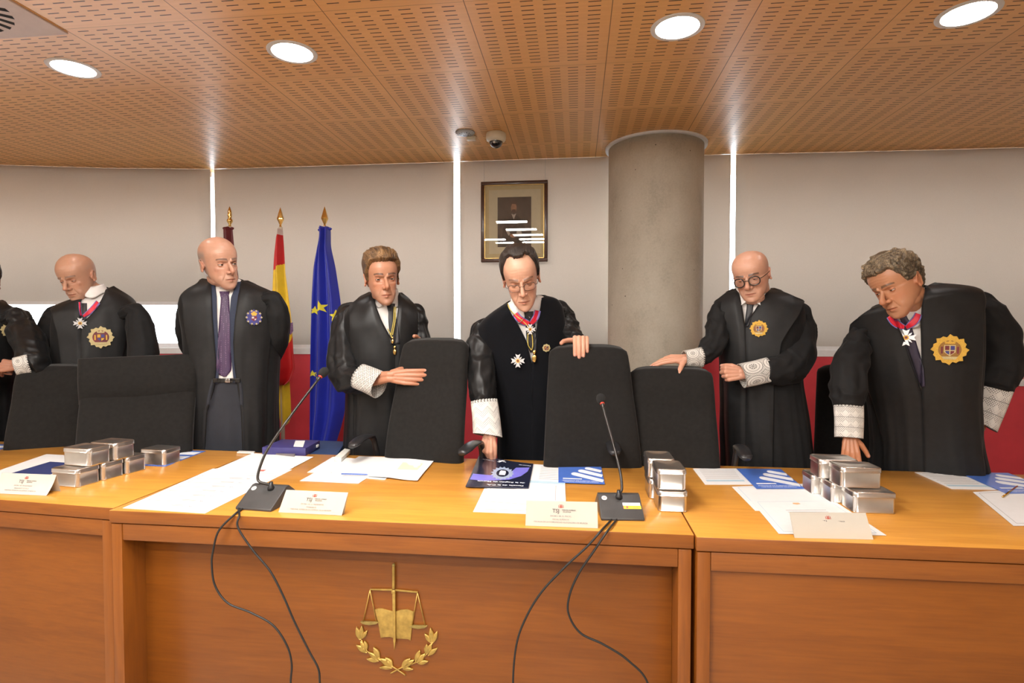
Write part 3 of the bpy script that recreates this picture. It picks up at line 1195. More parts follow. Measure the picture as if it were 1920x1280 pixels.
def cloth_star(px, py, rpx, rot, nm='star'):
    pts = []
    for k in range(10):
        r = rpx if k % 2 == 0 else rpx * .40
        a = rot + k * PI / 5
        pts.append((px + r * math.sin(a) * .92, py - r * math.cos(a)))
    out, n = [], 6
    V, Fc = [], []
    # fan of small quads so that the star follows the folds
    rings = [0.02, .25, .5, .75, 1]
    bnd = []
    for k in range(10):
        a, b = np.array(pts[k]), np.array(pts[(k + 1) % 10])
        for u in (0, .33, .66):
            bnd.append(a * (1 - u) + b * u)
    c = np.array([px, py])
    for r in rings:
        for q in bnd:
            p2 = c + (q - c) * r
            p = atY(p2[0], p2[1], YE - .05)
            h = on_cloth(bve, p)
            V.append(h if h is not None else None)
    m = len(bnd)
    last = None
    for i in range(len(V)):
        if V[i] is None:
            V[i] = np.array([np.nan] * 3)
    V = np.array(V)
    for i in range(len(rings) - 1):
        for j in range(m):
            q = (i * m + j, i * m + (j + 1) % m, (i + 1) * m + (j + 1) % m, (i + 1) * m + j)
            if not np.isnan(V[list(q)]).any():
                Fc.append(q)
    V = np.nan_to_num(V, nan=0.0)
    used = sorted({i for f in Fc for i in f})
    mp = {a: b for b, a in enumerate(used)}
    if Fc:
        obj(nm, V[used], [tuple(mp[i] for i in f) for f in Fc], M['star_yellow'], blue_cloth)


for s in [(605, 576, 12.5, -.12), (631, 592, 12, -.1), (588, 582, 9, .1), (596, 708, 12.5, .25), (626, 704, 12.5, -.1), (583, 701, 7, 0)]:
    cloth_star(*s)

# Spanish flag
YS = 3.42
fs = flag_pole('red and yellow flag partly hidden behind the man in the open robe', 526, 389, 426, YS, 'dia')
fold2 = lambda s, t: -.035 * math.sin(s * PI) - (.008 + .02 * t) * math.cos(s * 2 * PI * 1.6 + 2.0 * t)
G, py, xl, xr = flag_sheet([(430, 523, 529), (445, 519, 530), (475, 516, 532), (510, 514, 534), (560, 512, 541), (610, 511, 548), (660, 510, 552), (690, 510, 556), (712, 512, 548), (722, 514, 536)], YS - .03, fold2, 190, 110)
n_, m_ = G.shape[:2]
V, Fc = grid_solid(G, np.array([0, .002, 0]))


def es_mat(x, y):
    if y < 440:
        return 2
    yb = 506 - (x - 515) * .72
    if y < yb:
        return 1
    if y < 628 + (550 - x) * 1.6:
        return 0
    return 1


fm = []
oo = n_ * m_
for f in Fc:
    i = min(f) % oo
    r, c_ = divmod(i, m_)
    fm.append(es_mat(xl[r] + (xr[r] - xl[r]) * c_ / (m_ - 1), py[r]))
M['flag_white'] = mat('flag_sleeve_white', (.62, .50, .46, 1), rough=.5, var=.03)
obj('cloth', V, Fc, [M['flag_yellow'], M['flag_red'], M['flag_white']], fs, fmat=fm)
G2, *_ = flag_sheet([(700, 515, 541), (715, 520, 542), (750, 522, 544), (780, 524, 545), (793, 527, 541), (800, 528, 531)], YS, lambda s, t: -.02 * math.sin(s * PI) - .006 * math.cos(s * 9 + t))
obj('lower_fold', *grid_solid(G2, np.array([0, .002, 0])), M['flag_yellow'], fs)
cr = [atY(x, y, YS - .055) for x, y in [(541, 606), (549, 604), (550, 620), (545, 628), (541, 622)]]
M['crest_purple'] = mat('crest_thread', (.16, .08, .18, 1), rough=.7, var=.3, nscale=200)
obj('crest', *prism(cr, (0, -1, 0), .001), M['crest_purple'], fs, smooth=False)

# Murcia flag
YM = 3.42
fm_ = flag_pole('dark maroon flag behind the head of the man in the open robe', 431, 387, 425, YM, 'round')
G3, *_ = flag_sheet([(427, 420, 436), (460, 421, 439), (520, 426, 448), (600, 424, 456), (700, 420, 462), (800, 420, 462), (850, 424, 455)], YM - .03, lambda s, t: -.03 * math.sin(s * PI) - (.008 + .02 * t) * math.cos(s * 2 * PI * 1.8 + 1.0 * t))
obj('cloth', *grid_solid(G3, np.array([0, .002, 0])), M['flag_maroon'], fm_)
obj('knot', *fuse(join([ell(atY(x, y, YM - .03), (.014, .012, .010)) for x, y in [(421, 428), (427, 427), (435, 428)]]), .004), M['flag_maroon'], fm_)

# ================================================================== TINS
M['tin'] = mat('brushed_tin', (.82, .80, .77, 1), rough=.28, metal=1.0, var=.03, nscale=20)
TW, TD, THt = .128, .092, .066


def rrect(w_, d, r, m=6):
    P = []
    for cx, cy, a0 in [(w_ - r, d - r, 0), (-w_ + r, d - r, 90), (-w_ + r, -d + r, 180), (w_ - r, -d + r, 270)]:
        for k in range(m + 1):
            a = (a0 + 90 * k / m) * D2R
            P.append((cx + r * math.cos(a), cy + r * math.sin(a)))
    return np.array(P)


def rr_loft(secs):
    R = []
    for hw, hd, r, z in secs:
        P = rrect(hw, hd, r)
        R.append(np.column_stack([P, np.full(len(P), z)]))
    return loft(R)


def tin():
    root = empty('metal_tin', (0, 0, 0))
    a, b = TW / 2, TD / 2
    h = THt
    obj('box', *rr_loft([(a - .004, b - .004, .012, 0), (a - .002, b - .002, .014, .0005), (a - .001, b - .001, .014, .003), (a - .002, b - .002, .014, .004), (a - .002, b - .002, .014, h - .013)]), M['tin'], root, local=True, sharp=50)
    obj('lid', *rr_loft([(a - .0005, b - .0005, .015, h - .0165), (a + .001, b + .001, .015, h - .0155), (a, b, .015, h - .0145), (a, b, .015, h - .004), (a - .001, b - .001, .015, h - .0015), (a - .004, b - .004, .012, h), (a - .006, b - .006, .012, h), (a - .008, b - .008, .011, h - .0012)]), M['tin'], root, local=True, sharp=50)
    return root


tin0 = None


def put_tin(x, y, lvl, rz, lab):
    global tin0
    o = tin() if tin0 is None else copy_tree(tin0)
    tin0 = tin0 or o
    o.location = (x, y, DESK + lvl * (THt + .0004) + .0002)
    o.rotation_euler = (0, 0, rz)
    tag(o, lab, 'tin', 'plain metal tins stacked on the bench')


# right group
q = atZ(1642, 964, DESK)
bx, by = q[0], q[1] + TD / 2 + .002
st = TD + .003
put_tin(bx, by, 0, 0, 'metal tin at the front bottom of the right-hand pyramid of tins')
put_tin(bx - .026, by + st, 0, .01, 'metal tin in the middle of the bottom row of the right-hand pyramid')
put_tin(bx - .050, by + 2 * st, 0, 0, 'metal tin at the back of the bottom row of the right-hand pyramid')
put_tin(bx - .020, by + .48 * st, 1, .02, 'metal tin on top of the right-hand pyramid, in front')
put_tin(bx - .042, by + 1.5 * st + .004, 1, -.02, 'metal tin on top of the right-hand pyramid, behind')
# middle group
q = atZ(1262, 961, DESK)
bx, by = q[0], q[1] + TW / 2 + .002
put_tin(bx, by, 0, PI / 2, 'metal tin at the bottom front of the four beside the right microphone')
put_tin(bx - .012, by + TW + .004, 0, PI / 2, 'metal tin at the bottom back of the four beside the right microphone')
put_tin(bx - .002, by + .012, 1, PI / 2 + .01, 'metal tin stacked in front on top, beside the right microphone')
put_tin(bx - .014, by + TW + .022, 1, PI / 2, 'metal tin stacked at the back on top, beside the right microphone')
# left group
q = atZ(149, 914, DESK)
bx, by = q[0] - TW / 2 + .004, q[1] + TD / 2
rzl = -.12
ux, uy = np.array([math.cos(rzl), math.sin(rzl)]), np.array([-math.sin(rzl), math.cos(rzl)])
c0 = np.array([bx, by])
L5 = [((0, 0), 0, 'metal tin nearest the front of the left row, touching the name card'),
      ((.004, st), 0, 'second metal tin of the bottom row at the left'),
      ((.010, 2 * st), 0, 'third metal tin of the bottom row at the left'),
      ((.040, 3.2 * st + .03), 0, 'metal tin at the far end of the left row beside the blue brochure'),
      ((.002, .45 * st), 1, 'metal tin on top of the left row, nearer the front'),
      ((.008, 1.5 * st), 1, 'metal tin on top of the left row, farther back')]
for (a, b), lv, lab in L5:
    p = c0 + ux * a + uy * b
    put_tin(p[0], p[1], lv, rzl, lab)

# ================================================================== PAPERS
M['paper'] = mat('white_paper', (.74, .75, .76, 1), rough=.7, var=.01)
M['card'] = mat('cream_card', (.60, .56, .49, 1), rough=.6, var=.01)
M['blue_print'] = mat('blue_brochure_cover', (.075, .18, .62, 1), rough=.3, coat=.3, var=.03)
M['navy_print'] = mat('dark_glossy_cover', (.016, .020, .045, 1), rough=.22, coat=.5, var=.1)
M['white_print'] = mat('white_printing', (.80, .84, .90, 1), rough=.4, var=.01)
M['violet_print'] = mat('violet_printing', (.20, .19, .72, 1), rough=.3, var=.03)
M['grey_print'] = mat('grey_printing', (.14, .13, .13, 1), rough=.7, var=.02)
M['faint_print'] = mat('faint_printing', (.36, .34, .33, 1), rough=.7, var=.02)
M['red_print'] = mat('red_brown_printing', (.48, .12, .09, 1), rough=.7, var=.1)
M['pale_blue_print'] = mat('pale_blue_printing', (.42, .58, .68, 1), rough=.7, var=.02)
M['pale_orange'] = mat('orange_printing', (.80, .42, .22, 1), rough=.7, var=.02)


class Sheet:
    """a flat sheet on the desk from its corners: 0 front-left 1 front-right 2 back-right 3 back-left"""
    def __init__(s, name, cs, h, label, cat, m, th=.0008, group=None, curl=None):
        s.h = h
        s.P = [atZ(x, y, DESK + h) for x, y in cs]
        c = sum(s.P) / 4
        s.root = empty(name, c - np.array([0, 0, h * 0 + .0]), label, cat, group)
        s.th = th
        n, mm = 9, 9
        G = []
        for i in range(n):
            v = i / (n - 1)
            G.append([s.uv(j / (mm - 1), v, -0.0) + np.array([0, 0, curl(j / (mm - 1), v) if curl else 0]) for j in range(mm)])
        s.curl = curl
        G = np.array(G)
        s.body = obj('page' if name != 'folder' else 'cover', *grid_solid(G, np.array([0, 0, -th])), m, s.root, smooth=bool(curl), sharp=30 if curl else None)

    def uv(s, u, v, lift=.0003):
        P = s.P
        p = (P[0] * (1 - u) + P[1] * u) * (1 - v) + (P[3] * (1 - u) + P[2] * u) * v
        z = s.curl(u, v) if getattr(s, 'curl', None) else 0
        return p + np.array([0, 0, lift + z])

    def poly(s, pts, m, nm='printing', lift=.0004):
        V = [s.uv(u, v, lift) for u, v in pts]
        return (V, [tuple(range(len(V)))]), m, nm

    def add(s, nm, polys, m, lift=.0004):
        pr = []
        for pts in polys:
            V = [s.uv(u, v, lift) for u, v in pts]
            pr.append(prism(V, (0, 0, 1), .0002))
        return obj(nm, *join(pr), m, s.root, smooth=False)

    def text(s, nm, txt, u, v, size, m, flip=False, bold=0.0, lift=.0005):
        """size in metres; flip: to be read from behind the bench"""
        V, Fc = text_vf(txt, size, .0001, bold)
        k = -1 if flip else 1
        W, H = np.linalg.norm(s.P[1] - s.P[0]), np.linalg.norm(s.P[3] - s.P[0])
        out = [s.uv(u + k * q[0] / W, v + k * q[1] / H, lift + q[2]) for q in V]
        return obj(nm, out, Fc, m, s.root, smooth=False)


def rect(u0, u1, v0, v1):
    return [(u0, v0), (u1, v0), (u1, v1), (u0, v1)]


def border(u0, u1, v0, v1, t=.004):
    return [rect(u0, u1, v0, v0 + t), rect(u0, u1, v1 - t, v1), rect(u0, u0 + t, v0, v1), rect(u1 - t, u1, v0, v1)]


def lines(u0, u1, vs, t=.006):
    return [rect(u0, u1, v, v + t) for v in vs]


# --- left desk
s1 = Sheet('certificate', [(-70, 905), (78, 906), (160, 855), (87, 851)], .0010, 'white sheet with a faint coloured printed line, under the navy folder at the left', 'paper', M['paper'])
s1.add('printed_line', [rect(.55, .98, .66, .668)], M['pale_orange'])
s1.add('printed_emblem', [rect(.80, .86, .80, .83)], M['faint_print'])
s2 = Sheet('folder', [(10, 890), (108, 892), (152, 869), (94, 865)], .0040, 'navy blue folder lying on white paper behind the left name card', 'folder', mat('navy_folder', (.030, .045, .16, 1), rough=.5, var=.04), th=.0025)
s2.add('pocket', [rect(.82, .995, .02, .30)], M['card'], .0006)


def blue_brochure(cs, label, h=.002, flipx=False):
    s = Sheet('brochure', cs, h, label, 'brochure', M['blue_print'], th=.0012, group='blue brochures with white streaks')
    fl_ = (lambda u: 1 - u) if flipx else (lambda u: u)
    for k, (u0, v0, u1, v1, w_) in enumerate([(.30, .52, 1.0, .14, .17), (.46, .70, 1.0, .42, .17), (.62, .86, .99, .68, .15)]):
        a = np.array([u0, v0])
        b = np.array([u1, v1])
        d = (b - a) / np.hypot(*(b - a))
        n = np.array([-d[1], d[0]])
        P = []
        for t in np.linspace(PI * .5, PI * 1.5, 9):
            P.append(a + w_ * .5 * (math.cos(t) * d + math.sin(t) * n) + d * w_ * .5)
        w2 = w_ * .95
        P += [b - n * w2 * .5, b + n * w2 * .5]
        P = [(min(1, max(0, p[0])), min(1, max(0, p[1]))) for p in P]
        s.add('white_streak', [P], M['white_print'])
    s.add('title_bar', [rect(.10, .52, .19, .235)], M['white_print'])
    s.text('title', 'JORNADAS DE PUERTAS ABIERTAS', .52, .11, .0095, M['white_print'], flip=False, bold=.0002)
    s.text('title', 'TRIBUNAL SUPERIOR DE JUSTICIA', .50, .05, .0085, M['white_print'], flip=False, bold=.0001)
    return s


b1 = Sheet('brochure', [(262, 872), (310, 874), (386, 845), (322, 843)], .0015, 'blue brochure with white streaks beside the left row of tins', 'brochure', M['blue_print'], th=.0012, group='blue brochures with white streaks')
for k in range(3):
    a = .12 + .29 * k
    b1.add('white_streak', [[(.45, a), (.95, a + .01), (.97, a + .20), (.55, a + .19), (.45, a + .12)]], M['white_print'])
b0 = Sheet('brochure', [(-60, 845), (2, 842), (22, 833), (-40, 831)], .0015, 'blue brochure just cut by the left edge of the picture', 'brochure', M['blue_print'], th=.0012, group='blue brochures with white streaks')
b0.add('white_streak', [[(.4, .3), (.95, .3), (.95, .7), (.5, .7)]], M['white_print'])

# --- central desk
s3 = Sheet('label_sheet', [(230, 952), (384, 962), (548, 880), (399, 878)], .0010, 'long white sheet of repeated printed labels at the left of the central desk', 'paper', M['paper'])
s3.add('label_frames', [rect(.08, .97, .07 + .105 * k, .0735 + .105 * k) for k in range(9)] + [rect(.08, .085, .07, .92), rect(.965, .97, .07, .92)], M['faint_print'])
for k in range(8):
    s3.text('label_print', 'TS', .70, .10 + .105 * k, .013, M['grey_print'], flip=True)
    s3.add('label_small_print', [rect(.45, .62, .105 + .105 * k, .112 + .105 * k), rect(.47, .62, .092 + .105 * k, .097 + .105 * k)], M['faint_print'])
s4 = Sheet('certificate', [(378, 891), (522, 891), (588, 856), (474, 849)], .0022, 'white certificate sheet behind the first microphone, above the label sheet', 'paper', M['paper'])
s4.add('printed_emblem', [rect(.62, .70, .18, .25)], M['red_print'])
s4.add('printed_line', [rect(.2, .9, .08, .085)], M['faint_print'])

s5 = Sheet('letter', [(562, 901), (672, 906), (724, 874), (640, 858)], .0016, 'loose white letter, front left of the paper pile in the centre', 'paper', M['paper'], curl=lambda u, v: .004 * math.sin(u * 5) ** 2 * v)
s5.text('print', 'TSJ', .30, .36, .008, M['faint_print'], flip=True)
s6 = Sheet('letter', [(576, 885), (668, 890), (676, 860), (624, 856)], .0008, 'white letter under the left of the central paper pile', 'paper', M['paper'])
s9 = Sheet('document', [(668, 895), (722, 899), (742, 878), (690, 872)], .0012, 'small green and white document peeking out under the central pile', 'paper', M['paper'])
s9.add('green_band', [rect(.02, .98, .55, .72)], mat('green_printing', (.25, .42, .12, 1), rough=.6))
s9.add('seal', [rect(.55, .7, .2, .4)], M['grey_print'])
s7 = Sheet('document', [(688, 892), (783, 901), (817, 859), (723, 855)], .0050, 'white document with a yellow highlighted patch, right of the central pile', 'paper', M['paper'], curl=lambda u, v: .003 * math.sin(u * 4 + v * 3) ** 2)
s7.add('highlight', [rect(.45, .85, .38, .70)], mat('highlighter', (.80, .83, .50, 1), rough=.7, var=.01))
s8 = Sheet('document', [(628, 884), (704, 892), (748, 857), (673, 855)], .0038, 'white document in the middle of the central paper pile', 'paper', M['paper'])
pa, pb = atZ(640, 888, DESK + .010), atZ(687, 889, DESK + .010)
pen = empty('pen', (pa + pb) / 2 - np.array([0, 0, .004]), 'slim blue pen lying on the central paper pile', 'pen')
obj('barrel', *tube([pa - (0, 0, .001), pa, pb, pb + (.006, 0, -.001)], [.001, .0028, .0028, .001], 10), mat('blue_pen', (.08, .16, .50, 1), rough=.3), pen)

g1 = Sheet('certificate', [(887, 959), (988, 963), (1040, 880), (925, 880)], .0008, 'white certificate, lowest of those under the dark brochure', 'paper', M['paper'])
g1.add('border_line', border(.07, .93, .05, .95, .005), M['faint_print'])
g1b = Sheet('certificate', [(900, 944), (1002, 952), (1040, 872), (932, 870)], .0020, 'white certificate with a red seal in the middle of the pile under the dark brochure', 'paper', M['paper'])
g1b.add('border_line', border(.07, .93, .05, .95, .005), M['faint_print'])
g1b.add('printed_emblem', [rect(.80, .92, .12, .18)], M['red_print'])
g2 = Sheet('certificate', [(960, 938), (1061, 943), (1058, 873), (985, 869)], .0034, 'white certificate with a blue band, between the dark and the blue brochure', 'paper', M['paper'])
g2.add('blue_band', [rect(.02, .99, .44, .50)], M['pale_blue_print'])
g2.add('text_lines', lines(.42, .9, np.arange(.56, .92, .05), .008), M['faint_print'])
g2.add('border_line', [rect(.80, .81, .04, .40)], M['faint_print'])
b2 = blue_brochure([(1047, 904), (1134, 907), (1127, 874), (1047, 871)], 'blue brochure with white streaks in front of the tall central chair', .0050)

# --- the dark brochure being lifted
s10 = Sheet('booklet', [(873, 911), (991, 914), (1000, 869), (898, 858)], .0085, 'dark glossy booklet being picked up by the stooping man in glasses', 'booklet', M['navy_print'], th=.0035, curl=lambda u, v: .012 * max(0, 1 - u * 1.5) * v * v)
P = [(.02, .18), (.26, .17), (.50, .22), (.66, .36), (.76, .56), (.80, .80), (.985, .80), (.93, .50), (.80, .26), (.62, .10), (.40, .035), (.03, .03)]
Pq = [(u, .20 + v * .78) for u, v in P]
s10.add('violet_swoosh', [[(.02, .20), (.03, .38), (.24, .37), (.40, .37), (.40, .20), (.25, .18)], [(.40, .20), (.40, .37), (.56, .44), (.66, .56), (.72, .74), (.95, .80), (.93, .62), (.84, .42), (.66, .26)]], M['violet_print'])
star = []
for k in range(32):
    r = .25 if k % 2 == 0 else .20
    a = k * PI / 16
    star.append((.52 + r * math.cos(a) * .80, .47 + r * math.sin(a) * 1.0))
M['pale_emblem'] = mat('pale_emblem_print', (.38, .46, .62, 1), rough=.3, var=.25, nscale=500)
s10.add('star_emblem', [star], M['pale_emblem'], .0008)
ring_ = [(.52 + .105 * math.cos(a), .47 + .135 * math.sin(a)) for a in np.linspace(0, 2 * PI, 24, endpoint=False)]
s10.add('emblem_ring', [ring_], M['navy_print'], .0011)
s10.add('emblem_shield', [[(.47, .40), (.57, .40), (.575, .50), (.56, .56), (.48, .56), (.465, .50)]], M['white_print'], .0014)
s10.text('title', 'Fiscalía de la C.A.', .62, .06, .019, M['white_print'], flip=True, bold=.0005)
s10.text('title', 'de la Región de Murcia', .54, .165, .019, M['white_print'], flip=True, bold=.0005)
s10.text('web_name', 'Fiscal.es', .86, .88, .015, M['white_print'], flip=True, bold=.0004)
s10.text('publisher', 'Ministerio', .20, .885, .012, M['white_print'], flip=True)
s10.text('publisher', 'Fiscal', .245, .955, .012, M['white_print'], flip=True)
s10.add('publisher_mark', [[(.36, .88), (.41, .86), (.45, .92), (.50, .97), (.44, .96), (.40, .90)], [(.38, .93), (.52, .90), (.52, .915), (.38, .945)]], M['white_print'], .0006)

# --- right desk
s11 = Sheet('letter', [(1322, 908), (1420, 908), (1400, 878), (1299, 878)], .0010, 'white printed letter behind, left of the blue brochure on the right desk', 'paper', M['paper'])
s11.add('text_lines', lines(.10, .75, np.arange(.35, .9, .09), .012), M['faint_print'])
s11.add('blue_band', [rect(.08, .80, .17, .26)], M['pale_blue_print'])
l1 = Sheet('certificate', [(1416, 957), (1576, 956), (1521, 906), (1372, 912)], .0010, 'white certificate nearer the back under the blue brochure on the right desk', 'paper', M['paper'])
l1.add('border_line', border(.06, .94, .05, .95, .005), M['pale_blue_print'])
l2 = Sheet('certificate', [(1460, 1000), (1662, 1003), (1560, 936), (1408, 938)], .0026, 'large white certificate with a red seal behind the right name card', 'paper', M['paper'])
l2.add('border_line', border(.06, .94, .05, .95, .005), M['pale_blue_print'])
l2.add('printed_emblem', [[(.46, .86), (.50, .84), (.55, .86), (.54, .90), (.47, .90)]], M['pale_orange'])
l2.add('text_lines', lines(.3, .75, [.60, .66], .008), M['faint_print'])
b3 = blue_brochure([(1418, 915), (1508, 915), (1464, 879), (1381, 878)], 'blue brochure with white streaks on the right desk above the certificates', .0050)
s12 = Sheet('letter', [(1784, 916), (1880, 918), (1800, 885), (1715, 885)], .0010, 'cream printed letter near the right edge of the picture', 'paper', M['paper'])
s12.add('text_lines', lines(.10, .80, np.arange(.30, .9, .10), .012), M['faint_print'])
s12.add('blue_band', [rect(.06, .90, .14, .22)], M['pale_blue_print'])
s13 = Sheet('certificate', [(1900, 985), (2080, 985), (1950, 915), (1824, 922)], .0024, 'white certificate cut by the right edge of the picture', 'paper', M['paper'])
s13.add('border_line', border(.06, .94, .05, .95, .005), M['faint_print'])
b4 = blue_brochure([(1886, 924), (1990, 924), (1890, 886), (1797, 885)], 'blue brochure with white streaks at the right edge of the picture', .0050)
pa, pb = atZ(1880, 931, DESK + .006), atZ(1891, 921, DESK + .010)
pen = empty('pen', (pa + pb) / 2 - np.array([0, 0, .003]), 'gold pen lying on papers at the right edge', 'pen')
obj('barrel', *tube([pa, pa + (pb - pa) * np.array([1, 1, 0]) * 2.6], .0028, 10, n=2), M['brass'], pen)

# --- tent name cards
def name_card(cs, ridge_h, label, l3, curl=0.0):
    fl, fr2 = atZ(*cs[0], DESK + .0006), atZ(*cs[1], DESK + .0006)
    rr, rl = atZ(*cs[2], DESK + ridge_h), atZ(*cs[3], DESK + ridge_h)
    root = empty('name_card', (fl + fr2) / 2, label, 'name card', 'folded name cards on the bench')
    nv, nu = 12, 10
    up = (rl + rr) / 2 - (fl + fr2) / 2
    ex = unit(fr2 - fl)
    nrm = unit(np.cross(ex, up))

    def P(u, v):
        p = (fl * (1 - u) + fr2 * u) * (1 - v) + (rl * (1 - u) + rr * u) * v
        return p - nrm * curl * math.sin(PI * v)
    G = np.array([[P(j / (nu - 1), i / (nv - 1)) for j in range(nu)] for i in range(nv)])
    obj('front_face', *grid_solid(G, nrm * -.0005 * -1), M['card'], root, sharp=30)
    back = 2 * np.array([0, 1, 0]) * ((rl + rr)[1] / 2 - (fl + fr2)[1] / 2)
    bl, br = fl + back, fr2 + back
    G = np.array([[(bl * (1 - u) + br * u) * (1 - v) + (rl * (1 - u) + rr * u) * v for u in np.linspace(0, 1, nu)] for v in np.linspace(0, 1, nv)])
    obj('back_face', *grid_solid(G, np.array([0, .0005, 0])), M['card'], root, sharp=30)
    W = np.linalg.norm(fr2 - fl)
    H = np.linalg.norm(up)
    out = -nrm if nrm[1] > 0 else nrm

    def lay(vf, u, v):
        ey = unit(P(u, min(1, v + .05)) - P(u, max(0, v - .05)))
        return place(vf, P(u, v) + out * .0014, ex, ey, out)
    obj('logo_letters', *lay(text_vf('TSJ', H * .21, .0001, .0002), .42, .62), M['grey_print'], root, smooth=False)
    obj('logo_small_print', *lay(text_vf('TRIBUNAL SUPERIOR', H * .058, .0001, .0001), .60, .66), M['grey_print'], root, smooth=False)
    obj('logo_small_print', *lay(text_vf('DE JUSTICIA', H * .058, .0001, .0001), .575, .59), M['grey_print'], root, smooth=False)
    c = P(.49, .80) + out * .0014
    ey = unit(P(.5, .85) - P(.5, .75))
    cr_ = []
    for pts in [[(-.45, -.5), (.45, -.5), (.45, .1), (0, .35), (-.45, .1)], [(-.4, .35), (.4, .35), (.5, .75), (0, .55), (-.5, .75)], [(-.85, -.5), (-.65, -.5), (-.65, .5), (-.85, .5)], [(.65, -.5), (.85, -.5), (.85, .5), (.65, .5)]]:
        k = H * .11
        cr_.append(prism([c + ex * a * k + ey * b * k for a, b in pts], out, .0002))
    obj('crest', *join(cr_), M['red_print'], root, smooth=False)
    for t, v in zip(l3, (.42, .29, .18)):
        obj('name_line', *lay(text_vf(t, H * .085, .0001, .0001), .49, v), M['faint_print'], root, smooth=False)
    return root


name_card([(-18, 924), (87, 929), (106, 890), (4, 886)], .066, 'curling cream name card at the left edge beside the tins', ['EXCMO. SR. MAGISTRADO', 'PRESIDENTE DE SALA', 'TRIBUNAL SUPERIOR DE JUSTICIA DE MURCIA'], .004)
name_card([(522, 960), (641, 966), (653, 923), (537, 918)], .070, 'cream name card right of the left microphone', ['EXCMO. SR. D. PRESIDENTE', 'PRESIDENTE', 'TRIBUNAL SUPERIOR DE JUSTICIA DE LA REGION'])
name_card([(985, 985), (1121, 990), (1120, 941), (987, 938)], .074, 'cream name card touching the left side of the right microphone', ['EXCMO. SR. D. FISCAL', 'FISCAL SUPERIOR', 'FISCALIA DE LA COMUNIDAD AUTONOMA DE MURCIA'])
name_card([(1489, 1007), (1636, 1010), (1623, 961), (1480, 960)], .072, 'cream name card on the right desk in front of the certificates', ['ILMO. SR. D. MAGISTRADO', 'SALA DE GOBIERNO', 'TRIBUNAL SUPERIOR DE JUSTICIA DE MURCIA'])

# ================================================================== MICROPHONES
M['mic_body'] = mat('mic_grey_plastic', (.050, .049, .050, 1), rough=.38, var=.05)
M['foam'] = mat('black_foam', (.012, .012, .012, 1), rough=1, var=.2, nscale=600, bump=.8, bscale=1500)
M['neck'] = mat('mic_neck', (.055, .052, .05, 1), rough=.3, metal=.7, var=.05)
M['red_ring'] = mat('red_ring', (.55, .05, .03, 1), rough=.3, var=.02)
M['sticker'] = mat('white_sticker', (.75, .73, .75, 1), rough=.5, var=.02)
M['yellow_sticker'] = mat('yellow_sticker', (.85, .55, .05, 1), rough=.5, var=.02)
M['cable'] = mat('black_rubber_cable', (.016, .016, .016, 1), rough=.5, var=.05)


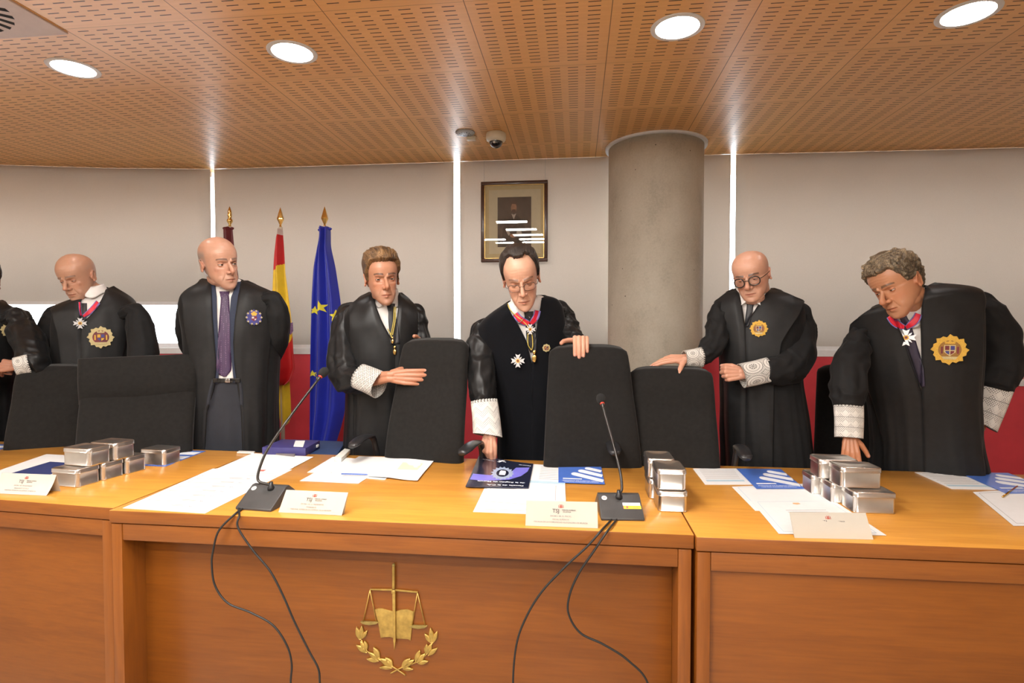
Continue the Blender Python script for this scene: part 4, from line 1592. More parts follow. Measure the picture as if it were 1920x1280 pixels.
def microphone(label, fl, fr2, hgt, dep, neck, cables, kind):
    a, b = atZ(*fl, DESK), atZ(*fr2, DESK)
    ex = unit(b - a)
    ey = np.array([-ex[1], ex[0], 0])
    W = np.linalg.norm(b - a)
    root = empty('microphone', (a + b) / 2 + ey * dep / 2, label, 'microphone', 'gooseneck microphones on the bench')
    prof = [(0, .0), (0, .008), (dep * .50, hgt), (dep * .60, hgt + .001), (dep, .010), (dep, 0)]
    P = [a + ey * y + np.array([0, 0, z]) for y, z in prof]
    obj('base', *bevel(prism(P, ex, W), .003, 3), M['mic_body'], root, sharp=28)

    def face(u, v, lift=.0006):
        p0, p1 = np.array([0, .008]), np.array([dep * .50, hgt])
        q = p0 * (1 - v) + p1 * v
        n = unit(-ey * (hgt - .008) * 1.0 + np.array([0, 0, 1]) * dep * .50)
        return a + ex * u * W + ey * q[0] + np.array([0, 0, q[1]]) + n * lift, n
    sl = unit(face(.5, .9)[0] - face(.5, .1)[0])
    nn = face(.5, .5)[1]
    c, n = face(.14, .83)
    obj('round_sticker', *place(prism([(r_ * .0085, s_ * .0085, 0) for r_, s_ in [(math.cos(t), math.sin(t)) for t in np.linspace(0, 2 * PI, 24, endpoint=False)]], (0, 0, 1), .0004), c, ex, sl, n), M['sticker'], root, smooth=False)
    obj('round_sticker_print', *join([place(box(x - .0008, x + .0008, -.004, .004, .0004, .0006), c, ex, sl, n) for x in (-.003, 0, .003)]), M['grey_print'], root, smooth=False)
    if kind == 2:
        H = np.linalg.norm(face(0, 1)[0] - face(0, 0)[0])
        c, n = face(.76, .52)
        obj('bar_code_sticker', *place(box(-W * .21, W * .20, -.0005, .011, 0, .0003), c, ex, sl, n), M['sticker'], root, smooth=False)
        bars = [place(box(x, x + random.choice([.0006, .0011]), .003, .009, .0003, .0005), c, ex, sl, n) for x in np.arange(-W * .19, 0, .0021)]
        obj('bar_code', *join(bars), M['grey_print'], root, smooth=False)
        obj('yellow_sticker', *place(box(-W * .20, W * .21, -.0135, -.0008, 0, .0003), c, ex, sl, n), M['yellow_sticker'], root, smooth=False)
        obj('sticker_print', *join([place(box(-W * .21, -W * .195, -.0135, -.0008, .0003, .0005), c, ex, sl, n), place(box(-W * .14, -W * .09, -.011, -.003, .0003, .0005), c, ex, sl, n)] +
                                   [place(box(W * .02, W * .15, y, y + .0008, .0003, .0005), c, ex, sl, n) for y in (-.004, -.0075, -.011)]), M['red_print'], root, smooth=False)
    base = face(neck[0], .86, 0)[0]
    pts = [base + np.array([0, 0, -.004]), base + np.array([0, 0, .012])]
    Y0, Y1 = base[1], neck[2]
    for (x, y, t) in neck[1]:
        pts.append(atY(x, y, Y0 + (Y1 - Y0) * t))
    obj('neck_socket', *lathe(base - np.array([0, 0, .003]), [(.011, 0), (.011, .008), (.0075, .014), (.006, .026)], 20), M['black_plastic'], root)
    obj('gooseneck', *tube(pts, .0044, 12, n=60), M['neck'], root)
    T = unit(pts[-1] - pts[-2])
    e = pts[-1]
    obj('neck_cap', *lathe(e - T * .004, [(.0036, 0), (.0055, .003), (.0062, .014), (.0062, .022)], 18, axis=T), M['neck'], root)
    obj('light_ring', *lathe(e + T * .012, [(.0072, 0), (.0078, .002), (.0078, .005), (.0072, .007)], 20, axis=T), M['red_ring'], root)
    obj('foam_cover', *lathe(e + T * .016, [(.006, 0), (.0125, .004), (.0165, .014), (.0165, .024), (.013, .034), (.006, .040), (.001, .041)], 24, axis=T), M['foam'], root)
    for cb in cables:
        q = [atZ(*cb[0], DESK + .004)]
        q[0] = face(cb[0][2] if len(cb[0]) > 2 else .2, .02, .001)[0] if False else q[0]
        P = [q[0] + ey * .012 + np.array([0, 0, .002]), q[0]]
        Pe = atZ(*cb[1], DESK + .004)
        P.append(np.array([Pe[0], YF - .004, DESK + .003]))
        for x, y in cb[2:]:
            P.append(atY(x, y, YF - .018))
        last = P[-1]
        P.append(last + np.array([.01, .0, -(last[2] - .02) * .5]))
        P.append(np.array([last[0] + .02, last[1] - .03, .006]))
        P.append(np.array([last[0] + .25, last[1] - .10, .005]))
        obj('cable', *tube(P, .0031, 8, n=120), M['cable'], root)
    return root


microphone('gooseneck microphone on the left of the central desk, bent far to the right', (441, 955), (508, 960), .058, .165,
           (.62, [(484, 900, .0), (490, 868, .08), (508, 832, .2), (548, 775, .5), (596, 712, 1.0)], 1.90),
           [[(452, 955), (436, 966), (410, 995), (400, 1030), (397, 1057), (403, 1097), (427, 1130), (470, 1148), (512, 1172), (538, 1210), (547, 1246), (545, 1285)],
            [(447, 954), (444, 968), (446, 988), (474, 1031), (507, 1071), (532, 1119), (552, 1165), (580, 1221), (597, 1254), (600, 1285)]], 1)
microphone('gooseneck microphone with a yellow sticker on its base, centre right', (1127, 976), (1209, 977), .056, .165,
           (.49, [(1166, 915, .02), (1162, 880, .15), (1150, 832, .4), (1138, 790, .75), (1131, 763, 1.0)], 1.92),
           [[(1146, 974), (1128, 1000), (1100, 1025), (1060, 1062), (1015, 1110), (985, 1160), (968, 1210), (962, 1285)],
            [(1155, 975), (1140, 1000), (1112, 1035), (1085, 1075), (1068, 1115), (1066, 1150), (1088, 1186), (1132, 1208), (1178, 1238), (1216, 1285)]], 2)

# ================================================================== BOXES BEHIND THE BENCH
M['oak'] = wood('cabinet_wood', (.36, .115, .022, 1), (.17, .042, .008, 1), 'X')
q0, q1 = atZ(491, 836, .80), atZ(572, 838, .80)
q2, q3 = atZ(599, 824, .80), atZ(528, 823, .80)
yb0 = min(q0[1], q1[1])
cb = empty('side_cabinet', (-1.16, YBK + .14, 0), 'low wooden cabinet tucked behind the bench under the blue boxes', 'cabinet')
obj('carcass', *bbox_(-1.34, -.99, YBK + .02, YBK + .26, 0, .690, .003), M['oak'], cb, sharp=30)
obj('top', *bbox_(-1.35, -.98, YBK + .01, YBK + .27, .690, .712, .003), M['oak'], cb, sharp=30)
M['purple_box'] = mat('dark_violet_box', (.040, .036, .16, 1), rough=.5, var=.05)
M['blue_box'] = mat('dark_blue_cloth', (.018, .045, .13, 1), rough=.6, var=.05, bump=.1)
M['white_plastic'] = mat('white_plastic', (.66, .66, .62, 1), rough=.4, var=.02)


def quad_box(cs, z0, z1):
    P = [atZ(x, y, z1) for x, y in cs]
    P = [np.array([p[0], p[1], z0]) for p in P]
    return bevel(prism(P, (0, 0, 1), z1 - z0), .003, 2), P


v, P = quad_box([(560, 856), (628, 858), (648, 827), (588, 825)], .713, .757)
bb = empty('document_box', sum(P) / 4, 'large dark blue cloth-covered box underneath the violet box', 'box')
obj('case', *v, M['blue_box'], bb, sharp=30)
v, P = quad_box([(491, 838), (573, 840), (600, 825), (528, 823)], .758, .795)
vb = empty('document_box', sum(P) / 4, 'dark violet box with a white label, behind the bench', 'box')
obj('case', *v, M['purple_box'], vb, sharp=30)
lb = [atZ(x, y, .7955) for x, y in [(550, 837), (568, 838), (572, 826), (554, 826)]]
obj('white_label', *prism(lb, (0, 0, 1), .0006), M['paper'], vb, smooth=False)
obj('clasp', *bbox_(P[2][0] - .002, P[2][0] + .010, P[2][1] - .05, P[2][1] - .03, .770, .782, .001), M['white_plastic'], vb)
v, P = quad_box([(524, 852), (551, 853), (558, 844), (530, 843)], .758, .768)
# tablet lying on the front edge of the desk side
tb = [atZ(x, y, DESK + .010) for x, y in [(517, 849), (552, 853), (556, 846), (526, 842)]]
tablet = empty('tablet', sum(tb) / 4 - np.array([0, 0, .008]), 'grey rounded tablet lying flat in front of the violet box', 'tablet')
obj('body', *bevel(prism([p - np.array([0, 0, .009]) for p in tb], (0, 0, 1), .008), .002, 2), mat('grey_tablet', (.16, .14, .14, 1), rough=.3), tablet, sharp=30)
ph = [atZ(x, y, DESK + .008) for x, y in [(444, 847), (476, 848), (478, 845), (448, 844)]]
phone = empty('phone', sum(ph) / 4 - np.array([0, 0, .007]), 'slim white device lying at the back edge of the desk', 'phone')
obj('body', *bevel(prism([p - np.array([0, 0, .007]) for p in ph], (0, 0, 1), .006), .001, 2), M['white_plastic'], phone, sharp=30)
v, P = quad_box([(627, 856), (640, 858), (657, 842), (646, 840)], .762, .782)
wb = empty('paper_box', sum(P) / 4, 'narrow white box at the desk edge beside the dark blue box', 'box')
obj('case', *v, M['white_plastic'], wb, sharp=30)

# ================================================================== PEOPLE
HEADT = np.array([
    # z above chin, half width, front, back
    (.000, .014, .070, -.045), (.006, .024, .080, -.035), (.016, .034, .085, -.018), (.030, .045, .0845, .006),
    (.045, .053, .0835, .032), (.060, .058, .0825, .054), (.075, .0615, .0805, .070), (.090, .065, .079, .082),
    (.105, .0675, .078, .091), (.120, .0695, .0785, .097), (.135, .072, .0815, .101), (.150, .0745, .0825, .102),
    (.165, .0748, .0810, .101), (.180, .0728, .0758, .096), (.195, .0680, .0660, .086), (.210, .0585, .0520, .070),
    (.222, .0450, .036, .051), (.230, .029, .021, .031), (.235, .008, .006, .009)])


def head_pt(phi, z, off=0.0, fat=1.0):
    """skull surface in head space; phi 0 = front, +90 = viewer's right when facing the viewer"""
    w_ = np.interp(z, HEADT[:, 0], HEADT[:, 1]) * fat
    f = np.interp(z, HEADT[:, 0], HEADT[:, 2])
    b = np.interp(z, HEADT[:, 0], HEADT[:, 3])
    c = (b - f) / 2
    d = (b + f) / 2
    s, co = math.sin(phi), math.cos(phi)
    n = 2.35 if co > 0 else 2.05
    x = (w_ + off) * math.copysign(abs(s) ** (2 / n), s)
    y = c - (d + off) * math.copysign(abs(co) ** (2 / n), co)
    zz = z + off * max(0, (z - .16) / .075)
    return (x, y, zz - .115)


def Rm(yaw, pitch, roll):
    return np.array((Matrix.Rotation(yaw * D2R, 3, 'Z') @ Matrix.Rotation(pitch * D2R, 3, 'X') @ Matrix.Rotation(roll * D2R, 3, 'Y')))


def G3(P, c, r):
    c = np.asarray(c, float)
    r = np.asarray(r, float)
    return np.exp(-(((P - c) / r) ** 2).sum(1))


def build_head_vf(p, O, R, s, neck_base, chest):
    """fused head and neck; returns world verts, faces, colours"""
    fat = p.get('fat', 1.0)
    zs = np.concatenate([np.linspace(.0, .03, 8), np.linspace(.036, .21, 34), np.linspace(.213, .235, 10)])
    ph = np.linspace(0, 2 * PI, 72, endpoint=False)
    rings = [[head_pt(a, z, 0, fat if z < .12 else 1 + (fat - 1) * .4) for a in ph] for z in zs]
    parts = [loft(rings)]
    zo = -.115
    nose = p.get('nose', 1.0)
    parts.append(chain([(0, -.076, .126 + zo), (0, -.084, .112 + zo), (0, -.092 - .003 * nose, .098 + zo), (0, -.0985 - .004 * nose, .086 + zo), (0, -.092, .076 + zo)],
                       [.0075, .0075, .0085, .0108 * nose, .008]))
    for sg in (-1, 1):
        parts.append(ell((sg * .0115 * nose, -.0865, .080 + zo), (.0082, .010, .0075)))
        parts.append(chain([(sg * .040, -.0645, .134 + zo), (sg * .028, -.0745, .1365 + zo), (sg * .013, -.0795, .132 + zo)], [.008, .009, .0085]))
        parts.append(ell((sg * .033, -.0490, .095 + zo), (.0225, .0190, .022)))
        parts.append(ell((sg * .0405 * fat, -.010, .044 + zo), (.013, .028, .020)))
        parts.append(ell((sg * .029 * fat, -.052, .052 + zo), (.020, .024, .028)))
        # ear
        Me = np.array(Matrix.Rotation(sg * 22 * D2R, 3, 'Z') @ Matrix.Rotation(-12 * D2R, 3, 'X'))
        ec = np.array([sg * .0745, .012, .105 + zo])
        ear = [ell((0, .002, 0), (.0045, .014, .026))]
        arc = []
        for t in np.linspace(-.35 * PI, 1.22 * PI, 16):
            arc.append((sg * (.004 + .004 * math.sin(max(0, t))), .004 - .0155 * math.cos(t) * -1 * 1.0, .004 + .0265 * math.sin(t)))
        arc = [(a[0], a[1], a[2]) for a in arc]
        ear.append(chain(arc, [.0032] * 16, 8))
        ear.append(ell((sg * .002, -.004, -.019), (.005, .008, .008)))
        ear.append(ell((sg * -.002, -.012, -.002), (.006, .006, .010)))
        V, Fc = join(ear)
        parts.append((V @ Me.T + ec, Fc))
    parts.append(ell((0, -.070, .055 + zo), (.027, .0165, .020)))
    parts.append(chain([(-.021, -.0775, .0495 + zo), (-.008, -.0852, .0525 + zo), (0, -.0862, .0518 + zo), (.008, -.0852, .0525 + zo), (.021, -.0775, .0495 + zo)], [.0032, .0046, .0042, .0046, .0032]))
    parts.append(chain([(-.018, -.0765, .0440 + zo), (0, -.0845, .0418 + zo), (.018, -.0765, .0440 + zo)], [.0032, .0055, .0032]))
    parts.append(ell((0, -.075, .015 + zo), (.019, .0135, .013)))
    if p.get('jowl'):
        parts.append(ell((0, -.034, .006 + zo), (.045, .040, .022)))
        parts.append(ell((0, -.042, .018 + zo), (.048, .038, .020)))
    V, Fc = join(parts)
    sc = np.array([s * p.get('sx', 1.0), s, s * p.get('sz', 1.0)])
    Wd = (V * sc) @ R.T + O
    # neck in world space
    a = np.array([0, .020, .055 + zo]) * s @ R.T + O
    a2 = np.array([0, .028, .02 + zo]) * s @ R.T + O
    nb = np.asarray(neck_base)
    nr = p.get('neck', .056)
    nk = chain([a, a2 * .6 + nb * .4, nb, nb + (np.asarray(chest) - nb) * .35], [nr * .93, nr * .96, nr * 1.02, nr * 1.1], 24)
    Vf, Ff = fuse(join([(Wd, Fc), nk]), .0024, 5, .5)
    # sculpting strokes in head space
    L = ((Vf - O) @ R) / sc
    z = L[:, 2] - zo
    D = np.zeros_like(L)
    for sg in (-1, 1):
        D[:, 1] += .0052 * G3(L, (sg * .0310, -.080, .1155 + zo), (.0150, .05, .0095))
        D[:, 1] += .0035 * G3(L, (sg * .019, -.08, .118 + zo), (.007, .04, .010))
        D[:, 1] += .0022 * G3(L, (sg * .030, -.08, .101 + zo), (.012, .04, .0030))      # bag under the eye
        # nostril and nasolabial fold
        D[:, 2] += .0030 * G3(L, (sg * .0065, -.092, .0735 + zo), (.0035, .008, .003))
        for k in range(6):
            t = k / 5
            D[:, 1] += .0017 * G3(L, (sg * (.0175 + .013 * t), -.08, .078 - .030 * t + zo), (.0032, .04, .0042))
        # ear bowl
        e = G3(L, (sg * .084, .009, .106 + zo), (.010, .0085, .014))
        D[:, 0] -= sg * .0045 * e
    D[:, 1] += .0030 * np.exp(-((L[:, 2] - (.0472 + zo)) / .0016) ** 2) * (np.abs(L[:, 0]) < .027) * np.clip(1 - (np.abs(L[:, 0]) / .027) ** 2, 0, 1) * (L[:, 1] < -.06)
    D[:, 1] += .0025 * G3(L, (0, -.08, .0305 + zo), (.018, .03, .0045))
    # forehead creases
    fc = p.get('creases', .4)
    if fc:
        for zc in (.152, .163, .174):
            D[:, 1] += .0010 * fc * np.exp(-((z - zc - .002 * np.cos(L[:, 0] * 90)) / .0016) ** 2) * (np.abs(L[:, 0]) < .042) * (L[:, 1] < -.04)
        D[:, 1] += .0022 * fc * (G3(L, (-.005, -.08, .139 + zo), (.0018, .03, .009)) + G3(L, (.005, -.08, .139 + zo), (.0018, .03, .009)))
    L2 = L + D
    Vf = (L2 * sc) @ R.T + O
    L = L2
    # colours
    sk = np.array(p['skin'])
    Cc = np.tile(sk, (len(Vf), 1))

    def blend(wt, col):
        w2 = np.clip(wt, 0, 1)[:, None]
        Cc[:] = Cc * (1 - w2) + np.array(col) * w2
    red = sk * np.array([.98, .66, .60])
    blend(.45 * G3(L, (0, -.1, .086 + zo), (.016, .03, .012)), red)
    for sg in (-1, 1):
        blend(.35 * G3(L, (sg * .042, -.06, .088 + zo), (.022, .04, .018)), red)
        blend(.55 * G3(L, (sg * .080, .012, .106 + zo), (.012, .03, .035)), red)
        blend(.35 * G3(L, (sg * .031, -.075, .1155 + zo), (.018, .03, .009)), sk * np.array([.78, .62, .56]))
    lip = (np.abs(L[:, 0]) < .025) & (L[:, 1] < -.068)
    lw = np.exp(-((L[:, 2] - (.047 + zo)) / (.0065 * (1.02 - (L[:, 0] / .026) ** 2).clip(.05))) ** 4) * lip
    blend(.72 * lw, sk * np.array([.80, .47, .44]))
    blend(.85 * np.exp(-((L[:, 2] - (.0472 + zo)) / .0012) ** 2) * lip, sk * .22)
    for sg in (-1, 1):
        blend(.8 * G3(L, (sg * .0065, -.094, .0742 + zo), (.0032, .008, .0022)), sk * .18)
    # beard shadow
    bs = p.get('beard', .12)
    jaw = np.clip(1 - (z - .045) / .03, 0, 1) * np.clip((z + .012) / .02, 0, 1) * (L[:, 1] < .0) * (1 - lw)
    blend(bs * jaw, np.array([.16, .13, .12]))
    # brows
    bc = p.get('brow', (.05, .03, .02))
    ba = p.get('brow_w', .85)
    for sg in (-1, 1):
        x = L[:, 0] * sg
        t = np.clip((x - .012) / .038, 0, 1)
        zc = .1375 + .0045 * np.sin(t * 2.4) - .0035 * t
        wv = np.exp(-((z - zc) / (.0052 - .0018 * t)) ** 4) * (x > .0105) * (x < .051) * (L[:, 1] < -.035)
        blend(ba * wv, bc)
    # cropped hair on the sides of a bald head
    if p.get('fringe') is not None:
        fcol, fw_ = p['fringe']
        side = np.clip((L[:, 1] + .020) / .018, 0, 1) * np.clip((z - .045) / .02, 0, 1) * np.clip((.178 - z) / .022, 0, 1)
        side *= 1 - np.clip(sum(G3(L, (sg * .080, .010, .104 + zo), (.014, .018, .032)) for sg in (-1, 1)) * 1.6, 0, 1)
        blend(fw_ * side, fcol)
    # eyelids, added as thin shells
    parts = [(Vf, Ff)]
    cols = [Cc]
    er = .0122
    eyes = []
    for sg in (-1, 1):
        ec = np.array([sg * .0310, -.0607, .1152 + zo])
        eyes.append(ec)
        for up in (1, -1):
            lo = p.get('lid', 18) if up == 1 else p.get('lid_low', 22)
            Gd, cc = [], []
            for i, t in enumerate(np.linspace(0, 1, 9)):
                row = []
                for u in np.linspace(-1, 1, 15):
                    az = u * 84 * D2R
                    edge = (lo if up == 1 else -lo) * (1 - abs(u) ** 2.4) + 1 - (3 * up) * abs(u) ** 4
                    el = (80 * up) * (1 - t) + edge * t
                    rr = er * (1.085 + .03 * math.sin(PI * t))
                    e_ = el * D2R
                    row.append(ec + rr * np.array([math.sin(az) * math.cos(e_), -math.cos(az) * math.cos(e_), math.sin(e_)]))
                    cc.append(sk * np.array([.90, .76, .70]) * (1 if t < .9 else .38))
                Gd.append(row)
            V2, F2 = grid_solid(np.array(Gd), np.array([0, .0010, 0]))
            parts.append(((V2 * sc) @ R.T + O, F2))
            cols.append(np.array(cc + cc))
    V, Fc = join(parts)
    return V, Fc, np.concatenate(cols), eyes, sc


def make_eyes(par, p, O, R, sc, eyes):
    gz = p.get('gaze', (0, 0))
    g = unit((math.sin(gz[0] * D2R), -math.cos(gz[0] * D2R) * math.cos(gz[1] * D2R), -math.sin(gz[1] * D2R)))
    for ec in eyes:
        V, Fc = ell((0, 0, 0), (.0122,) * 3, nu=36, nv=24)
        c = V / .0122 @ g
        C = np.tile(np.array([.62, .58, .54]), (len(V), 1))
        C[c > math.cos(29 * D2R)] = p.get('iris', (.06, .035, .02))
        C[c > math.cos(13 * D2R)] = (.005, .005, .005)
        obj('eye', ((V + ec) * sc) @ R.T + O, Fc, MEYE, par, tint=C)


MSKIN = attr_mat('skin', rough=.40, sss=.12, bump=.12, bscale=700)
MEYE = attr_mat('eye', rough=.08, coat=.6)
def hair_mat():
    m = attr_mat('hair', rough=.45, spec=.35)
    N = NT(m)
    b = N.n['Principled BSDF']
    tc = N.new('ShaderNodeTexCoord').outputs['Object']
    warp = N.new('ShaderNodeVectorMath', operation='MULTIPLY_ADD')
    w1 = N.new('ShaderNodeTexNoise')
    w1.inputs['Scale'].default_value = 28
    N.l.new(tc, w1.inputs['Vector'])
    N.l.new(w1.outputs['Color'], warp.inputs[0])
    warp.inputs[1].default_value = (.03, .03, .03)
    N.l.new(tc, warp.inputs[2])
    f = N.noise(N.mapping(warp.outputs[0], (620, 260, 150)), 1.0, 3, .6)
    base = b.inputs['Base Color'].links[0].from_socket
    k = N.ramp(f, [(.36, (.28, .26, .24, 1)), (.50, (.9, .88, .86, 1)), (.66, (1.9, 1.8, 1.65, 1))])
    mx = N.new('ShaderNodeMix', data_type='RGBA', blend_type='MULTIPLY')
    mx.inputs[0].default_value = 1
    N.l.new(base, mx.inputs[6])
    N.l.new(k, mx.inputs[7])
    N.l.new(mx.outputs[2], b.inputs['Base Color'])
    N.l.new(N.bump(f, .8, .002), b.inputs['Normal'])
    return m


MHAIR = hair_mat()


def make_hair(par, p, O, R, sc):
    h = p['hair']
    line = h['line']          # [(degrees from the front, lowest z of hair)]
    thick = h['thick']        # [(degrees, thickness on the side, on top)]
    la, lz = zip(*line)
    ta, t1, t2 = zip(*thick)
    nz, npz = 118, 180
    zs = np.concatenate([np.linspace(.02, .205, 88), np.linspace(.207, .2348, nz - 88)])
    rows, cols = [], []
    seed = h.get('seed', 1)
    amp = h.get('amp', .0025)
    curl = h.get('curl', 0)
    c1, c2 = np.array(h['col']), np.array(h['col2'])
    fat = p.get('fat', 1.0)
    for z in zs:
        row = []
        for j in range(npz):
            ph = 2 * PI * j / npz
            deg = abs(((ph / D2R + 180) % 360) - 180)
            sgn = 1 if ph < PI else -1
            zl = np.interp(deg, la, lz) + h.get('asym', 0) * sgn * (deg < 70) + .004 * mnoise.noise(Vector((ph * 9, z * 4, seed + 5)))
            k = min(1, max(0, (z - zl) / h.get('soft', .012)))
            k = k * k * (3 - 2 * k)
            top = min(1, max(0, (z - .15) / .06))
            T = np.interp(deg, ta, t1) * (1 - top) + np.interp(deg, ta, t2) * top
            q = np.array(head_pt(ph, min(z, .2349)))
            if curl:
                n1 = mnoise.noise(Vector((q[0] * 55, q[1] * 55, q[2] * 55 + seed * 7)))
                n2 = mnoise.noise(Vector((q[0] * 130, q[1] * 130, q[2] * 130 + seed)))
                nn = abs(n1) * 1.7 - .35 + n2 * .5
            else:
                fl = h.get('flow', 1.0)
                n1 = mnoise.noise(Vector((q[0] * 190 + 14 * q[1] * fl, q[1] * 22, q[2] * 40 + seed * 3)))
                n2 = mnoise.noise(Vector((q[0] * 45, q[1] * 25, q[2] * 35 + seed)))
                nn = n1 * .6 + n2 * .9
            off = -.0035 - min(.013, max(0, zl - .006 - z) * 1.2) + k * (T + .0035) + k * amp * nn * (1 if T > .004 else .3)
            row.append(head_pt(ph, z, off))
            m = min(1, max(0, .5 + nn * .8 + h.get('lift', .0) * top))
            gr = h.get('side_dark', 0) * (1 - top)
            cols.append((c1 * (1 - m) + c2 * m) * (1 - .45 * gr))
        rows.append(row)
    V, Fc = loft(rows, True, False)
    top = np.array(rows[-1]).mean(0)
    n0 = len(V)
    V = np.concatenate([V, [top]])
    cols.append(c1)
    b = (len(rows) - 1) * npz
    Fc += [(b + j, b + (j + 1) % npz, n0) for j in range(npz)]
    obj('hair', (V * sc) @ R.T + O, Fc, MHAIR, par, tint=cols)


# ---------------------------------------------------------------- hands
def hand_vf(W, d, n, right, curls, spread=6, thumb=((45, 20), (25, 15), (15, 10)), s=1.0, forearm=None):
    d = unit(d)
    n = np.asarray(n, float)
    n = unit(n - d * (n @ d))
    t = np.cross(n, d) if right else np.cross(d, n)
    W = np.asarray(W, float)
    pieces = []
    mcp = [(.090, .0290), (.094, .0095), (.089, -.0105), (.080, -.0290)]
    ln = [(.044, .027, .021), (.048, .031, .022), (.044, .029, .022), (.034, .021, .019)]
    rd = [.0104, .0106, .0100, .0090]
    tips = []
    for k in range(4):
        b = W + s * (d * mcp[k][0] + t * mcp[k][1])
        root = W + s * (d * .022 + t * mcp[k][1] * .62)
        pieces.append(chain([root, b - n * .001], [.0125 * s, rd[k] * 1.18 * s], 12))
        ang = 0
        sp = (1.5 - k) * spread * D2R
        P = [b]
        r = [rd[k] * 1.12 * s]
        f0 = unit(d * math.cos(sp) + t * math.sin(sp))
        for i in range(3):
            ang += curls[k][i] * D2R
            fd = f0 * math.cos(ang) - n * math.sin(ang)
            P.append(P[-1] + fd * ln[k][i] * s)
            r.append(rd[k] * (1.0, .95, .87)[i] * s)
        pieces.append(chain(P, r, 12))
        tips.append((P[-1], fd, unit(n * math.cos(ang) + f0 * math.sin(ang)), r[-1]))
    # palm
    Mx = np.column_stack([t, d, n])
    pieces.append(ell(W + s * (d * .052 + t * .001 - n * .003), (.037 * s, .046 * s, .0135 * s), Mx))
    pieces.append(ell(W + s * (d * .030 + t * .022 - n * .010), (.017 * s, .030 * s, .014 * s), Mx))
    # thumb
    P = [W + s * (d * .020 + t * .022 - n * .008)]
    r = [.0145 * s]
    for i, L in enumerate((.044, .034, .026)):
        a, b_ = thumb[i]
        a *= D2R
        b_ *= D2R
        fd = unit(d * math.cos(a) * math.cos(b_) + t * math.sin(a) * math.cos(b_) - n * math.sin(b_))
        P.append(P[-1] + fd * L * s)
        r.append((.0132, .0116, .0100)[i] * s)
    pieces.append(chain(P, r, 12))
    tips.append((P[-1], fd, unit(n + t * .6), r[-1]))
    # wrist and forearm
    fo = forearm if forearm is not None else W - d * .22
    fo = np.asarray(fo, float)
    fd = unit(fo - W)
    fl_ = min(.18, np.linalg.norm(fo - W))
    for sg in (-1, 1):
        pieces.append(chain([W + t * sg * .011 * s + d * .02 * s, W + t * sg * .011 * s, W + fd * fl_ * .35 + t * sg * .012 * s, W + fd * fl_ + t * sg * .014 * s], [.0165 * s, .017 * s, .020 * s, .024 * s], 14))
    V, Fc = fuse(join(pieces), .0021, 4, .5)
    return V, Fc, tips


def hand_col(V, sk, tips):
    C = np.tile(np.array(sk) * np.array([1.0, .93, .90]), (len(V), 1))
    for (p, fd, dn, r) in tips:
        q = V - (p + dn * r * .9 - fd * r * .1)
        w_ = np.exp(-((q @ fd) / (r * .9)) ** 4 - ((q @ np.cross(fd, dn)) / (r * .62)) ** 4 - ((q @ dn) / (r * .7)) ** 4)[:, None]
        C = C * (1 - w_ * .7) + np.array([.72, .48, .42]) * w_ * .7
        w2 = np.exp(-(np.linalg.norm(V - p, axis=1) / (r * 2)) ** 2)[:, None] * .25
        C = C * (1 - w2) + np.array(sk) * np.array([1.0, .70, .66]) * w2
    return C


# ---------------------------------------------------------------- cloth materials
def robe_mat(name, col, rough, sheen, coat=0.0, bump=.06):
    return mat(name, col, spec=.22, rough=rough, sheen=sheen, coat=coat, var=.08, nscale=40, bump=bump, bscale=900, coat_rough=.35)


M['robe'] = robe_mat('black_gown_wool', (.0105, .0105, .011, 1), .75, .05)
M['robe_satin'] = robe_mat('black_gown_satin', (.011, .011, .0115, 1), .38, .03, .08)
M['facing'] = robe_mat('black_satin_facing', (.013, .013, .0135, 1), .50, .03, .04)
M['velvet'] = robe_mat('black_velvet', (.0030, .0035, .0055, 1), .95, .16, 0, .1)
M['shirt'] = mat('white_shirt', (.74, .72, .70, 1), rough=.7, var=.02, bump=.05, bscale=1200)
M['shirt_blue'] = mat('pale_blue_shirt', (.66, .69, .76, 1), rough=.7, var=.02)
M['tie_black'] = mat('black_tie', (.018, .018, .022, 1), rough=.5, var=.1)
M['suit'] = mat('navy_suit', (.018, .026, .055, 1), rough=.75, var=.08, nscale=200)
M['dark_trousers'] = mat('dark_trousers', (.016, .018, .026, 1), rough=.75, var=.06)
M['shoe'] = mat('black_leather', (.012, .012, .012, 1), rough=.25, coat=.3, var=.05)
M['ribbon_red'] = mat('red_ribbon', (.62, .012, .035, 1), rough=.45, var=.04)
M['ribbon_edge'] = mat('lilac_ribbon_edge', (.18, .18, .48, 1), rough=.45, var=.04)
M['silver'] = mat('white_enamel_silver', (.72, .72, .74, 1), rough=.25, metal=.35, var=.03)
M['cord'] = mat('yellow_cord', (.62, .48, .10, 1), rough=.6, var=.2, nscale=500)
M['badge_gold'] = mat('gold_thread', (.66, .40, .06, 1), rough=.42, metal=.35, var=.18, nscale=600, bump=.5, bscale=1500)
M['badge_dark'] = mat('dark_gold_thread', (.30, .15, .03, 1), rough=.5, metal=.2, var=.3, nscale=900)
M['badge_pale'] = mat('pale_gold_thread', (.58, .48, .24, 1), rough=.5, metal=.2, var=.2, nscale=600, bump=.5, bscale=1500)
M['badge_red'] = mat('maroon_enamel', (.16, .02, .03, 1), rough=.4, var=.2)
M['badge_blue'] = mat('blue_enamel', (.05, .05, .22, 1), rough=.4, var=.2)
M['black_acetate'] = mat('black_acetate', (.012, .010, .010, 1), rough=.15, coat=.5, var=0)
M['lens'] = thin_glass('spectacle_lens', .04)


